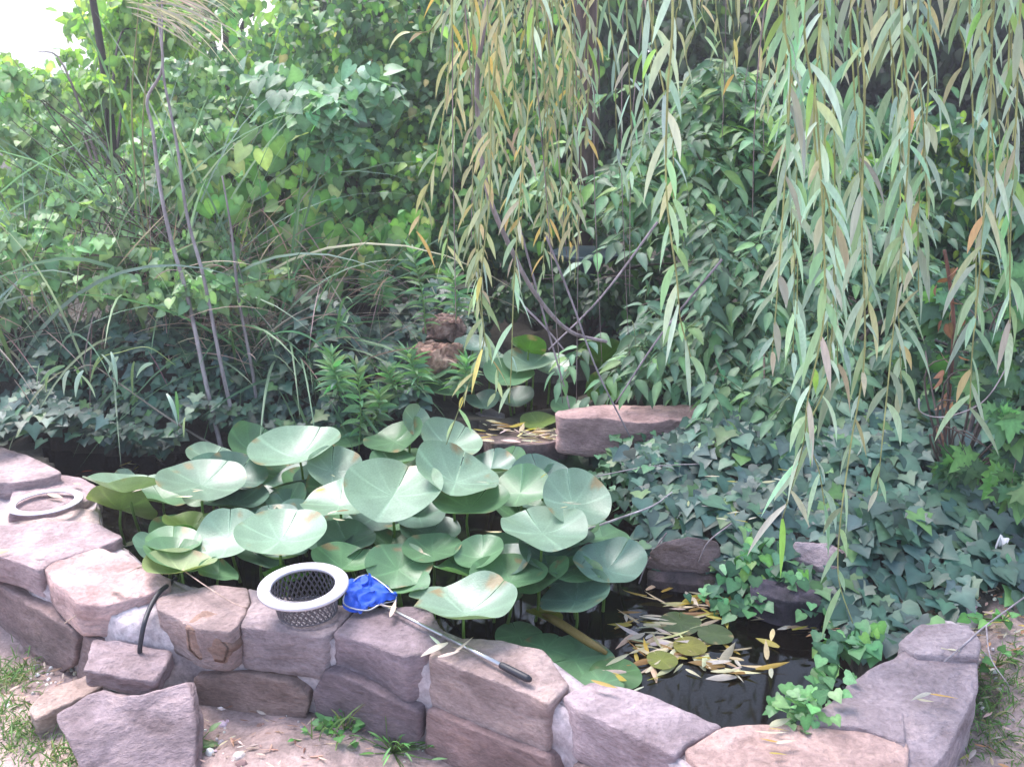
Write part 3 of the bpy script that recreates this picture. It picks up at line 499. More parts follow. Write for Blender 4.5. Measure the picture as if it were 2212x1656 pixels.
# ---------------------------------------------------------------- ivy and other ground cover
EXC = [(1485, 1198, 62, 34), (1768, 1203, 48, 30), (1700, 1288, 55, 26), (1480, 1258, 70, 18)]
def scatter_poly(pxs, dens, zc=.3):
    P = np.array([(p.x, p.y) for p in [Pz(x, y, z) for x, y, z in pxs]]); lo, hi = P.min(0), P.max(0)
    n = int((hi-lo).prod()*dens); q = lo+RNG.random((n, 2))*(hi-lo); return q[inpoly(q[:, 0], q[:, 1], P)]
def ivy(name, label, pxs, dens, size, pal, extra=.05, templ=(T_IVY, T_IVY2), tilt=.75, hmax=None):
    q = scatter_poly(pxs, dens); n = len(q); z = hgt(q[:, 0], q[:, 1]); e = .01
    gxx = (hgt(q[:, 0]+e, q[:, 1])-z)/e; gyy = (hgt(q[:, 0], q[:, 1]+e)-z)/e
    bump = np.array([noise.fractal(Vector((x*2.5, y*2.5, 3)), 1, 2, 3) for x, y in q])
    lay = RNG.random(n); P = np.column_stack([q, z+.015+lay*extra+np.clip(bump, -.3, .8)*extra*1.6])
    dz = P-np.array([0, 0, CAMZ]); dep = dz[:, 1]*CP-dz[:, 2]*SP; qx = 1106+dz[:, 0]/dep*FPX; qy = 828-(dz[:, 1]*SP+dz[:, 2]*CP)/dep*FPX; lay = np.where(np.any([((qx-a)/c)**2+((qy-b)/d)**2 < 1 for a, b, c, d in EXC], axis=0), -9, lay)
    nor = nrm(np.column_stack([-gxx*.6, -gyy*.6-tilt*.55, np.ones(n)])+RNG.normal(0, .25, (n, 3)))
    tip = nrm(np.column_stack([RNG.normal(0, .7, n), -np.ones(n), np.full(n, -.35)])+RNG.normal(0, .2, (n, 3)))
    s, t, no = frames(tip, nor); sz = size*RNG.uniform(.6, 1.2, n)*(.8+.3*lay); cl = mixcol(pal, n, .22)
    ok = lay > -1; s, t, no, sz, P, cl = s[ok], t[ok], no[ok], sz[ok], P[ok], cl[ok]; n = len(P)
    mb = MB(); k = RNG.random(n) < .6
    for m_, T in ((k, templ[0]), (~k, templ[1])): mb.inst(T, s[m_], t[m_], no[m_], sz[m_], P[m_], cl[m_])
    return tag(mb.build(name, M_IVY), label, 'ivy', kind='stuff')
IVP = [(6, (.052, .112, .082)), (3, (.044, .092, .078)), (2, (.068, .145, .082)), (.5, (.12, .23, .08))]
RB = [(1370, 1130, .16), (1395, 1195, .2), (1480, 1215, .2), (1600, 1245, .2), (1690, 1300, .16), (1800, 1330, .16), (1850, 1400, .2), (1930, 1380, .24), (2000, 1330, .28), (2110, 1280, .28), (2260, 1300, .3), (2400, 1100, .4), (2400, 900, .5), (1500, 900, .4), (1400, 930, .35), (1280, 985, .2)]
ivy('ivy', 'dense grey green ivy covering the bank right of the pond', RB, 2000, .07, IVP, hmax=1)
ivy('ivy', 'grey green ivy overhanging the dark water on the left bank', [(-300, 1045, .2), (0, 1038, .2), (95, 1015, .2), (150, 1005, .2), (350, 992, .2), (520, 965, .2), (850, 950, .2), (930, 905, .28), (900, 780, .45), (1060, 690, .5), (900, 600, .65), (500, 640, .65), (-150, 700, .6)], 2600, .056, IVP, extra=.1)
ivy('ivy', 'dark ivy covering the shady mound behind the upper pool', [(900, 850, .28), (1000, 790, .24), (1150, 770, .22), (1290, 800, .22), (1350, 860, .25), (1500, 900, .35), (1700, 760, .6), (1500, 580, .7), (1050, 560, .7), (850, 600, .65)], 1000, .05, IVP, extra=.12)
# bright young ivy spilling over the water and wall
def sprig(pxs, n, size, pal, spread=.04, z=None, mb=None, T=T_IVY2, up=.5):
    mb = mb or MB(); P = []
    for x, y, zz in pxs: P.append(list(Pz(x, y, zz)))
    P = np.array(P); k = RNG.integers(0, len(P), n); L = P[k]+RNG.normal(0, spread, (n, 3))*np.array([1, 1, .5])
    s, t, no = frames(RNG.normal(0, .6, (n, 3))+np.array([0, -.8, -.3]), RNG.normal(0, .3, (n, 3))+np.array([0, -.45, 1]))
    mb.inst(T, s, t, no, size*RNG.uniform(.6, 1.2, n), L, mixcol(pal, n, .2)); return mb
BR = [(3, (.12, .3, .07)), (2, (.16, .36, .12)), (1, (.07, .2, .07))]
mb = sprig([(1690, 1510, .3), (1720, 1490, .3), (1750, 1520, .3), (1780, 1480, .3), (1710, 1535, .27), (1800, 1450, .3), (1740, 1545, .27)], 85, .036, [(3, (.15, .32, .11)), (2, (.22, .37, .16)), (1, (.08, .21, .07))], .022)
tag(mb.build('young_ivy', M_IVY), 'bright light green ivy tuft growing over the inner corner of the wall', 'ivy', kind='stuff')
mb = sprig([(1530, 1280, .17), (1560, 1300, .15), (1590, 1260, .2), (1640, 1270, .2), (1655, 1200, .26), (1660, 1160, .3), (1780, 1310, .2), (1790, 1400, .2), (1850, 1380, .25), (1880, 1370, .26), (1600, 1220, .24), (1800, 1380, .2), (1700, 1240, .24), (1630, 1300, .16)], 190, .045, [(3, (.08, .22, .08)), (2, (.05, .14, .07)), (.6, (.2, .42, .08))], .03)
tag(mb.build('young_ivy', M_IVY), 'fresh green ivy tongue hanging down to the water on the right', 'ivy', kind='stuff')
mb = sprig([(1370, 960, .32), (1340, 1000, .28), (1310, 1030, .25), (1400, 1010, .32), (1340, 1060, .25), (1370, 1100, .22)], 120, .045, [(3, (.07, .17, .08)), (2, (.05, .11, .06))], .05)
tag(mb.build('young_ivy', M_IVY), 'green ivy fringe just below the pinkish cascade slab', 'ivy', kind='stuff')
# weeds and turf on the lawn side
def tufts(mb, pts, n, L, W, pal, spread, up=1.2):
    P = np.array([list(p) for p in pts]); k = RNG.integers(0, len(P), n); q = P[k]+RNG.normal(0, 1, (n, 3))*np.array([spread, spread, 0])
    q[:, 2] = hgt(q[:, 0], q[:, 1])+.002
    ribbons(mb, q, RNG.normal(0, .55, (n, 3))+np.array([0, 0, up]), L*RNG.uniform(.4, 1.2, n), W*RNG.uniform(.6, 1.3, n), RNG.uniform(.2, 1.1, n), mixcol(pal, n), 4)
GP = [(3, (.12, .23, .06)), (2, (.16, .27, .08)), (1, (.3, .3, .13))]
mb = MB(); tufts(mb, [Pz(x, y, 0) for x, y in [(20, 1560), (60, 1610), (110, 1640), (0, 1640), (30, 1600), (90, 1575), (140, 1650), (10, 1480), (30, 1450), (-60, 1560)]], 1500, .055, .004, GP, .045, .7)
tag(mb.build('grass', M_GRASS), 'short green grass at the bottom left corner', 'grass', kind='stuff')
mb = MB(); tufts(mb, [Pz(x, y, .14) for x, y in [(2130, 1500), (2170, 1520), (2150, 1570), (2100, 1560), (2190, 1600), (2120, 1530), (2200, 1480), (2080, 1600)]], 800, .045, .0035, GP, .04, .7)
tag(mb.build('grass', M_GRASS), 'sparse grass growing right of the wall corner', 'grass', kind='stuff')
def weedlet(px, py, z, label, n, size, T=T_OV, pal=BR, blades=4, spread=.035, name='weed'):
    p = Pz(px, py, z); mb = MB(); q = np.array(p)+RNG.normal(0, 1, (n, 3))*np.array([spread, spread*.7, spread*.35])+np.array([0, 0, spread*.6]); q[:, 2] = np.maximum(q[:, 2], hgt(q[:, 0], q[:, 1])+.008)
    s, t, no = frames(nrm((q-np.array(p))*np.array([1, 1, .3]))+RNG.normal(0, .3, (n, 3)), RNG.normal(0, .3, (n, 3))+np.array([0, -.3, 1]))
    mb.inst(T, s, t, no, size*RNG.uniform(.6, 1.2, n), q, mixcol(pal, n, .2))
    for k in range(min(n, 40)): tube(mb, [list(p), list(q[k])], .0015, 4, (.12, .2, .05))
    if blades: tufts(mb, [p], blades, .14, .005, GP, .012, 1.4)
    return tag(mb.build(name, M_LEAF), label, 'weed')
weedlet(745, 1590, .02, 'leafy green weed with small round leaves at the foot of the wall', 34, .032, T_IVY2, blades=8, spread=.04)
weedlet(850, 1625, .01, 'narrow leaved green weed sprawling in front of the wall', 34, .035, T_LANCE, blades=6, spread=.045)
weedlet(690, 1610, .02, 'small pale weed left of the round leaved weed', 16, .025, blades=5, spread=.03)
weedlet(395, 1640, .0, 'light green weed in front of the leaning slab', 26, .035, [T_OV][0], pal=[(1, (.2, .34, .14))], blades=0, spread=.04)
weedlet(880, 1480, .05, 'thin grass tuft sprouting at the wall face', 2, .02, blades=7, spread=.01)
weedlet(2165, 1340, .26, 'yellow green seedling on the bare soil by the right corner stone', 14, .03, T_IVY2, blades=0, spread=.03)
weedlet(2150, 1440, .2, 'green seedling beside the pale stick on the right', 10, .03, T_IVY2, blades=2, spread=.04)

# ---------------------------------------------------------------- fallen leaves
def litter(name, label, spots, n, L, pal, zoff=.003, spread=.03, water=False, flatz=None):
    P = np.array([list(p) for p in spots]); k = RNG.integers(0, len(P), n); q = P[k]+RNG.normal(0, 1, (n, 3))*np.array([spread, spread, 0])
    if flatz is None and not water: q[:, 2] = hgt(q[:, 0], q[:, 1])+zoff+.012
    q[:, 2] += RNG.random(n)*.004
    ang = RNG.normal(0, .75, n)+np.where(RNG.random(n) < .5, 0, math.pi); d = np.column_stack([np.cos(ang), np.sin(ang), RNG.normal(0, .06, n)])
    sd_ = np.column_stack([-np.sin(ang), np.cos(ang), RNG.normal(0, .25, n)]); LL = L*RNG.uniform(.5, 1.15, n)
    mb = MB(); ribbons(mb, q, d, LL, LL*.2*RNG.uniform(.6, 1.3, n), RNG.uniform(-.2, .2, n), mixcol(pal, n, .15), 5, sidev=nrm(sd_)); return tag(mb.build(name, M_LEAF), label, 'leaves', kind='stuff')
YL = [(3, (.62, .52, .34)), (2, (.5, .38, .07)), (3, (.65, .56, .48)), (.7, (.3, .16, .05))]
litter('floating_leaves', 'yellow and cream willow leaves floating on the dark water', [Pz(x, y, WZ+.006) for x, y in [(1470, 1290), (1430, 1300), (1520, 1290), (1590, 1310), (1490, 1330), (1400, 1360), (1450, 1350), (1540, 1320), (1640, 1325), (1680, 1330), (1720, 1335), (1760, 1330), (1450, 1390), (1480, 1405), (1520, 1425), (1430, 1440), (1560, 1430), (1380, 1345), (1500, 1395), (1370, 1445), (1620, 1328), (1420, 1395), (1640, 1430)]], 190, .088, YL, spread=.04, water=True)
litter('floating_leaves', 'a few dry leaves on the water by the left wall', [Pz(x, y, WZ+.005) for x, y in [(310, 1000), (260, 1010), (150, 1022), (300, 1180)]], 12, .07, YL, spread=.05, water=True)
litter('fallen_leaves', 'dry leaves lying on the dark cascade ledge', [Pd(x, y, Y) for x, y, Y in [(1060, 925, 3.72), (1100, 930, 3.7), (1140, 935, 3.68), (1180, 935, 3.66), (1080, 945, 3.62)]], 60, .07, YL, spread=.04, flatz=1)
litter('fallen_leaves', 'scattered dry leaves on the tops of the wall stones', [Pz(x, y, .285) for x, y in [(235, 1275), (100, 1070), (155, 1055), (45, 1190), (250, 1190), (840, 1350), (870, 1310), (965, 1405), (990, 1400), (575, 1330), (1250, 1480), (2060, 1410), (1980, 1500), (1660, 1600)]], 26, .07, [(3, (.65, .55, .45)), (1, (.5, .36, .1))], spread=.02, flatz=1)
litter('fallen_leaves', 'pinkish dead leaves littering the soil below the wall', [Pz(x, y, 0) for x, y in [(500, 1620), (560, 1600), (620, 1640), (660, 1610), (60, 1500), (120, 1490), (700, 1650), (780, 1650)]], 140, .032, [(2, (.5, .3, .25)), (2, (.6, .48, .42)), (1, (.25, .13, .1))], spread=.08)
litter('fallen_leaves', 'brown dead leaves on the soil right of the wall', [Pz(x, y, .16) for x, y in [(2050, 1620), (2150, 1600), (2120, 1440), (2150, 1380), (2090, 1380), (1900, 1410), (2000, 1330)]], 220, .04, [(2, (.45, .22, .12)), (2, (.55, .42, .35)), (1, (.6, .5, .15))], spread=.07)
litter('fallen_leaves', 'single dry leaves lying on the ivy and lily leaves', [Pz(x, y, .42) for x, y in [(300, 1047), (640, 1060), (680, 1030), (740, 1110), (1160, 1143), (1240, 1085), (450, 1055)]] + [Pz(x, y, .42) for x, y in [(1580, 1040), (1600, 1120), (1500, 1080), (1700, 1020), (1200, 1040)]], 34, .045, YL, spread=.03, flatz=1)

mb = MB(); spots = [Pz(x, y, 0) for x, y in [(500, 1620), (600, 1610), (700, 1640), (850, 1650), (60, 1520), (140, 1500), (2060, 1630), (2120, 1590), (2150, 1450), (2180, 1400), (20, 1470)]]
n = 420; P = np.array([list(p) for p in spots])[RNG.integers(0, 11, n)]+RNG.normal(0, .07, (n, 3)); P[:, 2] = hgt(P[:, 0], P[:, 1])+.003
th_ = np.linspace(0, 2*math.pi, 6, endpoint=False); pv = np.vstack([[(0, 0, .45)], np.column_stack([np.cos(th_)*.5, np.sin(th_)*.4, np.full(6, .2)]), np.column_stack([np.cos(th_)*.6, np.sin(th_)*.5, np.full(6, -.3)])])
pf = [(0, 1+k, 1+(k+1) % 6) for k in range(6)]; pf += [(1+k, 7+k, 7+(k+1) % 6) for k in range(6)] + [(1+k, 7+(k+1) % 6, 1+(k+1) % 6) for k in range(6)]
s, t, no = frames(RNG.normal(0, 1, (n, 3))*np.array([1, 1, .2]), np.array([0, 0, 1.])+RNG.normal(0, .2, (n, 3))); mb.inst((pv, np.array(pf)), s, t, no, RNG.gamma(2, .004, n)+.003, P, mixcol([(1, (1.0, .8, .75)), (1, (.6, .5, .5)), (.6, (.35, .25, .2))], n))
tag(mb.build('pebbles', M_GROUND), 'small pebbles and crumbs on the pinkish bare soil', 'pebbles', kind='stuff')

# ---------------------------------------------------------------- stems and twigs
def twig(name, label, px, r, c=(.28, .24, .25), cat='twig', side=()):
    mb = MB(); tube(mb, smooth_path([Pd(*q) for q in px], 6), r, 6, c)
    for s in side: tube(mb, smooth_path([Pd(*q) for q in s], 4), [r[-1] if not np.isscalar(r) else r, .001], 5, c)
    return tag(mb.build(name, M_BARK), label, cat)
twig('dead_twig', 'curved pale bare twig poking over the lily leaves', [(1255, 1148, 2.75), (1340, 1118, 2.8), (1410, 1092, 2.85), (1452, 1062, 2.9)], [.004, .003, .0015], (.55, .48, .5))
twig('dead_twig', 'long thin twig lying across the ivy above the brown bank stone', [(1290, 1028, 3.1), (1400, 1008, 3.15), (1520, 1002, 3.15), (1640, 1004, 3.1)], .002, (.4, .35, .35))
twig('dead_twig', 'dark leaning twig standing in the water by the lily edge', [(1380, 1260, 2.75), (1400, 1210, 2.78), (1440, 1150, 2.8)], .0025, (.3, .24, .26))
twig('dead_twig', 'short bent twig in front of the brown bank stone', [(1508, 1215, 2.72), (1530, 1170, 2.72), (1580, 1130, 2.75)], .002, (.5, .4, .42))
twig('dead_twig', 'thin dry stalk curling over the left wall stones', [(140, 1345, 2.4), (190, 1310, 2.4), (245, 1260, 2.5), (300, 1225, 2.58), (350, 1222, 2.58)], .0016, (.5, .38, .3))
twig('dead_twig', 'thin dry stalk lying over the stones left of the basket', [(395, 1230, 2.5), (440, 1262, 2.42), (500, 1300, 2.34), (532, 1312, 2.3)], .0016, (.5, .36, .3))
twig('dead_twig', 'pale forked stick on the bare soil at the right edge', [(2040, 1428, 2.06), (2090, 1385, 2.16), (2130, 1350, 2.22), (2212, 1290, 2.3)], .0022, (.42, .36, .38), side=[[(2130, 1350, 2.22), (2140, 1420, 2.1), (2180, 1480, 2.0)]])
twig('dead_twig', 'long arching pale twig in front of the dark shrub at right', [(1985, 860, 2.6), (1990, 890, 2.6), (2040, 900, 2.6), (2120, 870, 2.6), (2170, 800, 2.6), (2185, 740, 2.62)], .0016, (.38, .32, .33))
for k, (lab, px, r) in enumerate([('tallest wavy grey bare stem rising from the far left pond edge', [(482, 985, 3.72), (450, 850, 3.75), (405, 640, 3.8), (370, 520, 3.85), (345, 400, 3.9), (330, 280, 3.95), (318, 215, 4.0), (350, 150, 4.0), (345, 60, 4.05), (330, -80, 4.1)], [.009, .007, .004]),
                                  ('grey bare stem just right of the tallest one', [(517, 960, 3.72), (480, 800, 3.75), (440, 600, 3.8), (405, 470, 3.85), (385, 330, 3.9), (370, 250, 3.95), (352, 150, 4.0), (350, 0, 4.0)], [.008, .006, .004]),
                                  ('thinnest grey bare stem of the three, ending among the heart leaves', [(560, 905, 3.9), (545, 800, 3.9), (515, 640, 3.9), (500, 500, 3.9), (480, 380, 3.9)], [.008, .006, .003])]):
    twig('sapling_stem', lab, px, r, (.36, .31, .32), 'sapling')
twig('bare_vine', 'thick greyish brown bare vine crossing behind the yellow willow strands', [(1060, -60, 3.0), (1045, 60, 3.0), (1030, 200, 3.05), (1050, 400, 3.1), (1105, 540, 3.2), (1160, 640, 3.3), (1230, 715, 3.4), (1310, 738, 3.5)], [.008, .008, .006], (.36, .29, .3), 'vine')
for lab, px in [('straight grey twig leaning from the willow down to the cascade slab', [(1180, 510, 3.4), (1235, 650, 3.4), (1290, 800, 3.4), (1362, 945, 3.42)]),
                ('second straight grey twig left of the leaning one', [(1120, 480, 3.6), (1180, 700, 3.65), (1230, 880, 3.7), (1218, 900, 3.7)]),
                ('slim grey twig crossing the other two from upper right', [(1420, 480, 3.8), (1300, 640, 3.7), (1185, 755, 3.6)]),
                ('slim twig reaching from the right shrub down to the pads', [(1560, 560, 3.6), (1430, 720, 3.6), (1330, 870, 3.6)]),
                ('short broken twig above the upper lily leaves', [(1130, 660, 3.7), (1180, 710, 3.7), (1218, 755, 3.7)])]:
    twig('bare_twig', lab, px, [.0045, .003], (.38, .31, .34))
# red brown dead stalk on the right
dv = thing('dead_vine', 'rust brown dead stalk with curled leaves in the right shrub', 'vine', Pd(2030, 1040, 3.0)); bpy.context.view_layer.update()
mb = MB(); tube(mb, smooth_path([Pd(*q) for q in [(2028, 1040, 3.0), (2045, 900, 3.0), (2060, 720, 3.0), (2050, 600, 3.0), (2040, 540, 3.0)]], 6), [.007, .005], 6, (.22, .1, .07)); mb.build('stalk', M_BARK, dv)
mb = MB(); n = 26; q = np.array([list(Pd(2050+random.gauss(0, 16), random.uniform(560, 1000), 2.98+random.gauss(0, .02))) for _ in range(n)])
s, t, no = frames(RNG.normal(0, .5, (n, 3))+np.array([0, 0, -1]), RNG.normal(0, 1, (n, 3))); mb.inst(T_OV, s, t, no, RNG.uniform(.03, .055, n), q, mixcol([(2, (.26, .12, .07)), (1, (.18, .08, .06))], n)); mb.build('curled_leaves', M_LEAF, dv)

# ---------------------------------------------------------------- upright weeds
def whorl_weed(px0, py0, px1, py1, Y, label, L=.09, n=50, c=((.2, .36, .18))):
    p0, p1 = Pd(px0, py0, Y), Pd(px1, py1, Y); th = thing('tall_weed', label, 'weed', p0, 'upright narrow leaved weeds'); bpy.context.view_layer.update()
    path = smooth_path([p0, p0.lerp(p1, .5)+Vector((.012, 0, 0)), p1], 8); mb = MB(); tube(mb, path, [.004, .0025], 6, (.2, .34, .12)); mb.build('stem', M_LEAF, th)
    A_ = resamp(path, n); t_ = np.linspace(0, 1, n); k = t_ > .12; A_ = A_[k]; t_ = t_[k]; m_ = len(A_); ang = np.arange(m_)*2.4
    out = np.column_stack([np.cos(ang), np.sin(ang), .25+.9*t_**3]); mb = MB()
    ribbons(mb, A_, out, L*(.65+.45*np.sin(t_*3))*RNG.uniform(.8, 1.15, m_), L*.2*np.ones(m_), .55*np.ones(m_)-.4*t_**2, vary(c, m_, .15), 5); mb.build('leaves', M_LEAF, th)
for a_ in [((775, 975, 770, 790, 3.75), 'bushiest narrow leaved weed standing behind the big lily leaves'), ((735, 900, 715, 760, 3.85), 'narrow leaved weed left of the bushiest one'), ((725, 850, 718, 790, 3.65), 'short star shaped weed over the ivy'),
           ((920, 720, 890, 540, 4.2), 'tallest slender weed below the vine mass'), ((985, 690, 975, 590, 4.1), 'slender weed behind the reddish porous rock'), ((825, 670, 815, 600, 4.4), 'small pale weed on the ivy slope'),
           ((905, 860, 880, 760, 3.9), 'leafy weed just left of the tan porous rock'), ((980, 850, 1010, 780, 3.85), 'leafy weed under the yellow willow tip'), ((860, 880, 835, 800, 3.9), 'weed in front of the small brown rock'), ((800, 930, 820, 850, 3.8), 'low weed right of the bushiest one')]:
    whorl_weed(*a_[0], a_[1])

# ---------------------------------------------------------------- foliage masses
def blob_leaves(mb, blobs, T, size, pal, sub=.35, face=(0, -.5, .8), fr=.55, tipd=(0, -.3, -.7), jit=.35, mat=0):
    """leaf clumps on the shell and inside of rough ellipsoids (centre x,y,z, radii x,y,z, count)"""
    for (c, r, n) in blobs:
        c = np.array(c); r = np.array(r); nc = max(3, int(n/26)); d = nrm(RNG.normal(0, 1, (nc, 3))); d[:, 1] -= .35; d = nrm(d)
        cc = c+d*r*RNG.uniform(.45, 1.05, (nc, 1)); cr = np.mean(r)*sub*RNG.uniform(.5, 1.3, nc); k = RNG.integers(0, nc, n)
        off = nrm(RNG.normal(0, 1, (n, 3)))*cr[k][:, None]*RNG.random((n, 1))**.5*np.array([1.15, 1.1, .75]); P = cc[k]+off
        nor = nrm(np.array(face)+off/np.maximum(cr[k][:, None], .01)*.5+RNG.normal(0, jit, (n, 3))); tip = nrm(np.array(tipd)+RNG.normal(0, .55, (n, 3)))
        s, t, no = frames(tip, nor); tint = (1+RNG.normal(0, .16, nc))[k][:, None]
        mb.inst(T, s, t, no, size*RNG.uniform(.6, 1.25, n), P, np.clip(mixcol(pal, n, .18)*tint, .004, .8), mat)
def B(px, py, Y, rx, ry, rd, n): p = Pd(px, py, Y); s = pxm(p); return ((p.x, p.y, p.z), (rx*s, rd, ry*s), n)
def twigs_in(mb, base, blobs, k, r=.008, c=(.12, .09, .08)):
    for (cc, rr, n) in blobs:
        for _ in range(k):
            e = Vector(cc)+Vector([random.uniform(-.8, .8)*q for q in rr]); m1 = (Vector(base)+e)/2+Vector((random.uniform(-.2, .2), 0, .15)); tube(mb, smooth_path([base, m1, e], 5), [r*1.6, r, r*.3], 5, c)
def bush(name, label, cat, blobs, T, size, pal, base=None, fol='foliage', mat_=None, k=3, r=.008, sticks='branches', **kw):
    c0 = blobs[len(blobs)//2][0]; bx, by = (base if base else (c0[0], c0[1]+.1)); bz = h1(bx, by)-.03; th = thing(name, label, cat, (bx, by, bz)); bpy.context.view_layer.update()
    mb = MB(); twigs_in(mb, (bx, by, bz), blobs, k, r); mb.build(sticks, M_BARK, th)
    mb = MB(); blob_leaves(mb, blobs, T, size, pal, **kw); mb.build(fol, mat_ or M_LEAF, th); return th
# vine covered thicket, left of centre
VP = [(4, (.09, .19, .08)), (3, (.06, .14, .065)), (2, (.14, .27, .08)), (1.2, (.22, .35, .09)), (.12, (.45, .4, .2))]
vb = [B(560, 120, 6.2, 170, 170, .5, 300), B(520, 320, 5.4, 120, 130, .4, 900), B(450, 200, 5.4, 90, 110, .3, 500), B(820, 130, 6.0, 200, 190, .5, 2000), B(1060, 200, 5.9, 200, 240, .5, 2000), B(740, 380, 5.6, 190, 170, .4, 1500), B(980, 450, 5.4, 190, 170, .4, 1600), B(620, 300, 5.3, 170, 90, .3, 900), B(880, 560, 5.0, 130, 60, .25, 600), B(1180, 480, 5.6, 140, 160, .3, 900), B(700, 520, 5.1, 170, 90, .3, 700)]
vb = [(c, q, int(n*1.3)) for c, q, n in vb]
vth = bush('vine_thicket', 'tall thicket smothered in vine with heart shaped leaves left of the willow', 'vine', vb, T_OV2, .058, VP, k=5, r=.01, face=(0, -.8, .6))
mb = MB(); blob_leaves(mb, [B(700, 200, 4.7, 130, 55, .25, 170), B(640, 260, 4.6, 100, 45, .22, 90), B(780, 270, 4.7, 80, 50, .2, 60), B(560, 160, 4.8, 80, 60, .2, 60)], T_HEART, .085, [(1, (.15, .28, .18)), (1, (.19, .33, .2))], sub=.7, face=(0, -.35, 1), tipd=(0, -.6, -.35)); mb.build('front_leaves', M_LEAF, vth)
mb = MB(); blob_leaves(mb, [B(580, 380, 4.5, 130, 70, .2, 60), B(680, 560, 4.6, 150, 90, .2, 80), B(500, 450, 4.4, 90, 90, .2, 30), B(800, 470, 5.0, 150, 80, .2, 60)], T_HEART, .075, [(1, (.11, .25, .09)), (1, (.17, .31, .1)), (.3, (.4, .45, .2))], sub=1.1, face=(0, -1, .3), tipd=(0, -.1, -1)); mb.build('hanging_leaves', M_LEAF, vth)
# shrub mass right
bush('bright_vine', 'light green small leaved vine tangle between the ornamental grasses at far left', 'vine', [B(60, 330, 5.0, 120, 110, .3, 700), B(150, 480, 4.8, 140, 110, .3, 800), B(330, 430, 4.9, 120, 110, .3, 800), B(40, 600, 4.2, 120, 90, .25, 500), B(440, 250, 5.0, 100, 110, .3, 700), B(180, 440, 4.0, 110, 22, .1, 60), B(380, 330, 4.6, 110, 90, .25, 420), B(250, 560, 4.2, 180, 60, .2, 500), B(100, 520, 3.9, 110, 80, .2, 260), B(430, 560, 4.3, 120, 60, .2, 350), B(330, 620, 3.95, 200, 45, .15, 380), B(560, 620, 4.2, 160, 45, .15, 320), B(60, 200, 4.6, 90, 90, .2, 160)], T_HEART, .05, [(3, (.18, .3, .15)), (2, (.26, .38, .18)), (1, (.1, .2, .1))], k=8, r=.004, face=(0, -.7, .7))
SP_ = [(4, (.13, .24, .15)), (3, (.17, .29, .17)), (2, (.08, .16, .1)), (1, (.21, .34, .15))]
def spray_shrub(name, label, cat, sprays, T, Lf, pal, base, leaflets=13, mat_=None, hang=.32):
    bz = h1(*base)-.03; th = thing(name, label, cat, (*base, bz)); bpy.context.view_layer.update(); st = MB(); lf = MB(); b0 = Vector((*base, bz))
    for (c, r, n) in sprays:
        c = Vector(c)
        for k in range(int(n*.52)):
            o = c+Vector([random.gauss(0, .55)*q for q in r]); d = Vector((o.x-base[0], 0, 0))*.5+Vector((random.gauss(0, .75), -1, random.uniform(-.35, .2))); d.normalize(); L = Lf*leaflets*.36*random.uniform(.7, 1.2)
            P = [o+d*L*t+Vector((0, 0, -1))*hang*L*t*t for t in np.linspace(0, 1, 6)]
            tube(st, P, [.0022, .001], 4, (.1, .14, .05), cap=False)
            if k % 9 == 0: tube(st, smooth_path([b0, (b0+o)/2+Vector((0, .1, .15)), o], 4), [.009, .003], 5, (.16, .12, .1), cap=False)
            A_ = resamp(P, leaflets); T_ = nrm(np.gradient(A_, axis=0)); sg = np.where(np.arange(leaflets) % 2 == 0, 1., -1.)[:, None]
            sv = nrm(np.cross(T_, [0, 0, 1.])); tip = T_*.7+sv*sg*.95+np.array([0, 0, -.12]); tip[-1] = T_[-1]
            nor = np.tile(np.array([0, -.22, 1.]), (leaflets, 1))+RNG.normal(0, .24, (leaflets, 3)); tip = tip+RNG.normal(0, .25, (leaflets, 3)); s, t, no = frames(tip, nor)
            col = mixcol(pal, leaflets, .14)*random.uniform(.65, 1.3); lf.inst(T, s, t, no, Lf*RNG.uniform(.6, 1.3, leaflets), A_+RNG.normal(0, .008, (leaflets, 3)), col)
    st.build('branches', M_BARK, th); lf.build('foliage', mat_ or M_LEAF, th); return th
def S(px, py, Y, rx, ry, rd, n): return B(px, py, Y, rx, ry, rd, n)
pr = Pd(1700, 800, 4.2)
spray_shrub('leafy_shrub', 'broad green shrub with drooping leafy sprays above the right bank', 'shrub', [S(1610, 770, 3.95, 130, 40, .2, 90), S(1700, 820, 3.6, 150, 50, .2, 110), S(1440, 750, 4.1, 90, 26, .15, 26), S(1420, 710, 4.1, 100, 40, .2, 40), S(1650, 700, 4.0, 200, 60, .25, 130), S(1600, 600, 4.2, 180, 60, .25, 120), S(1850, 760, 3.8, 150, 80, .25, 110), S(1750, 520, 4.4, 220, 80, .25, 140), S(1950, 600, 4.2, 160, 90, .25, 110), S(1560, 480, 4.5, 120, 60, .2, 70)], T_SH, .085, SP_, (pr.x, pr.y+.3), leaflets=9)
pr = Pd(1620, 560, 5.4)
spray_shrub('tall_shrub', 'taller pale green shrub behind the middle willow strand', 'shrub', [S(1600, 250, 5.2, 160, 70, .3, 120), S(1520, 330, 5.0, 140, 80, .3, 110), S(1680, 380, 5.0, 180, 80, .3, 150), S(1560, 180, 5.3, 60, 50, .2, 50), S(1450, 430, 4.9, 120, 60, .2, 70), S(1330, 400, 5.2, 90, 60, .2, 50)], T_SH, .1, [(2, (.11, .22, .12)), (2, (.15, .28, .14)), (1, (.18, .32, .08))], (pr.x, pr.y), leaflets=9, hang=.2)
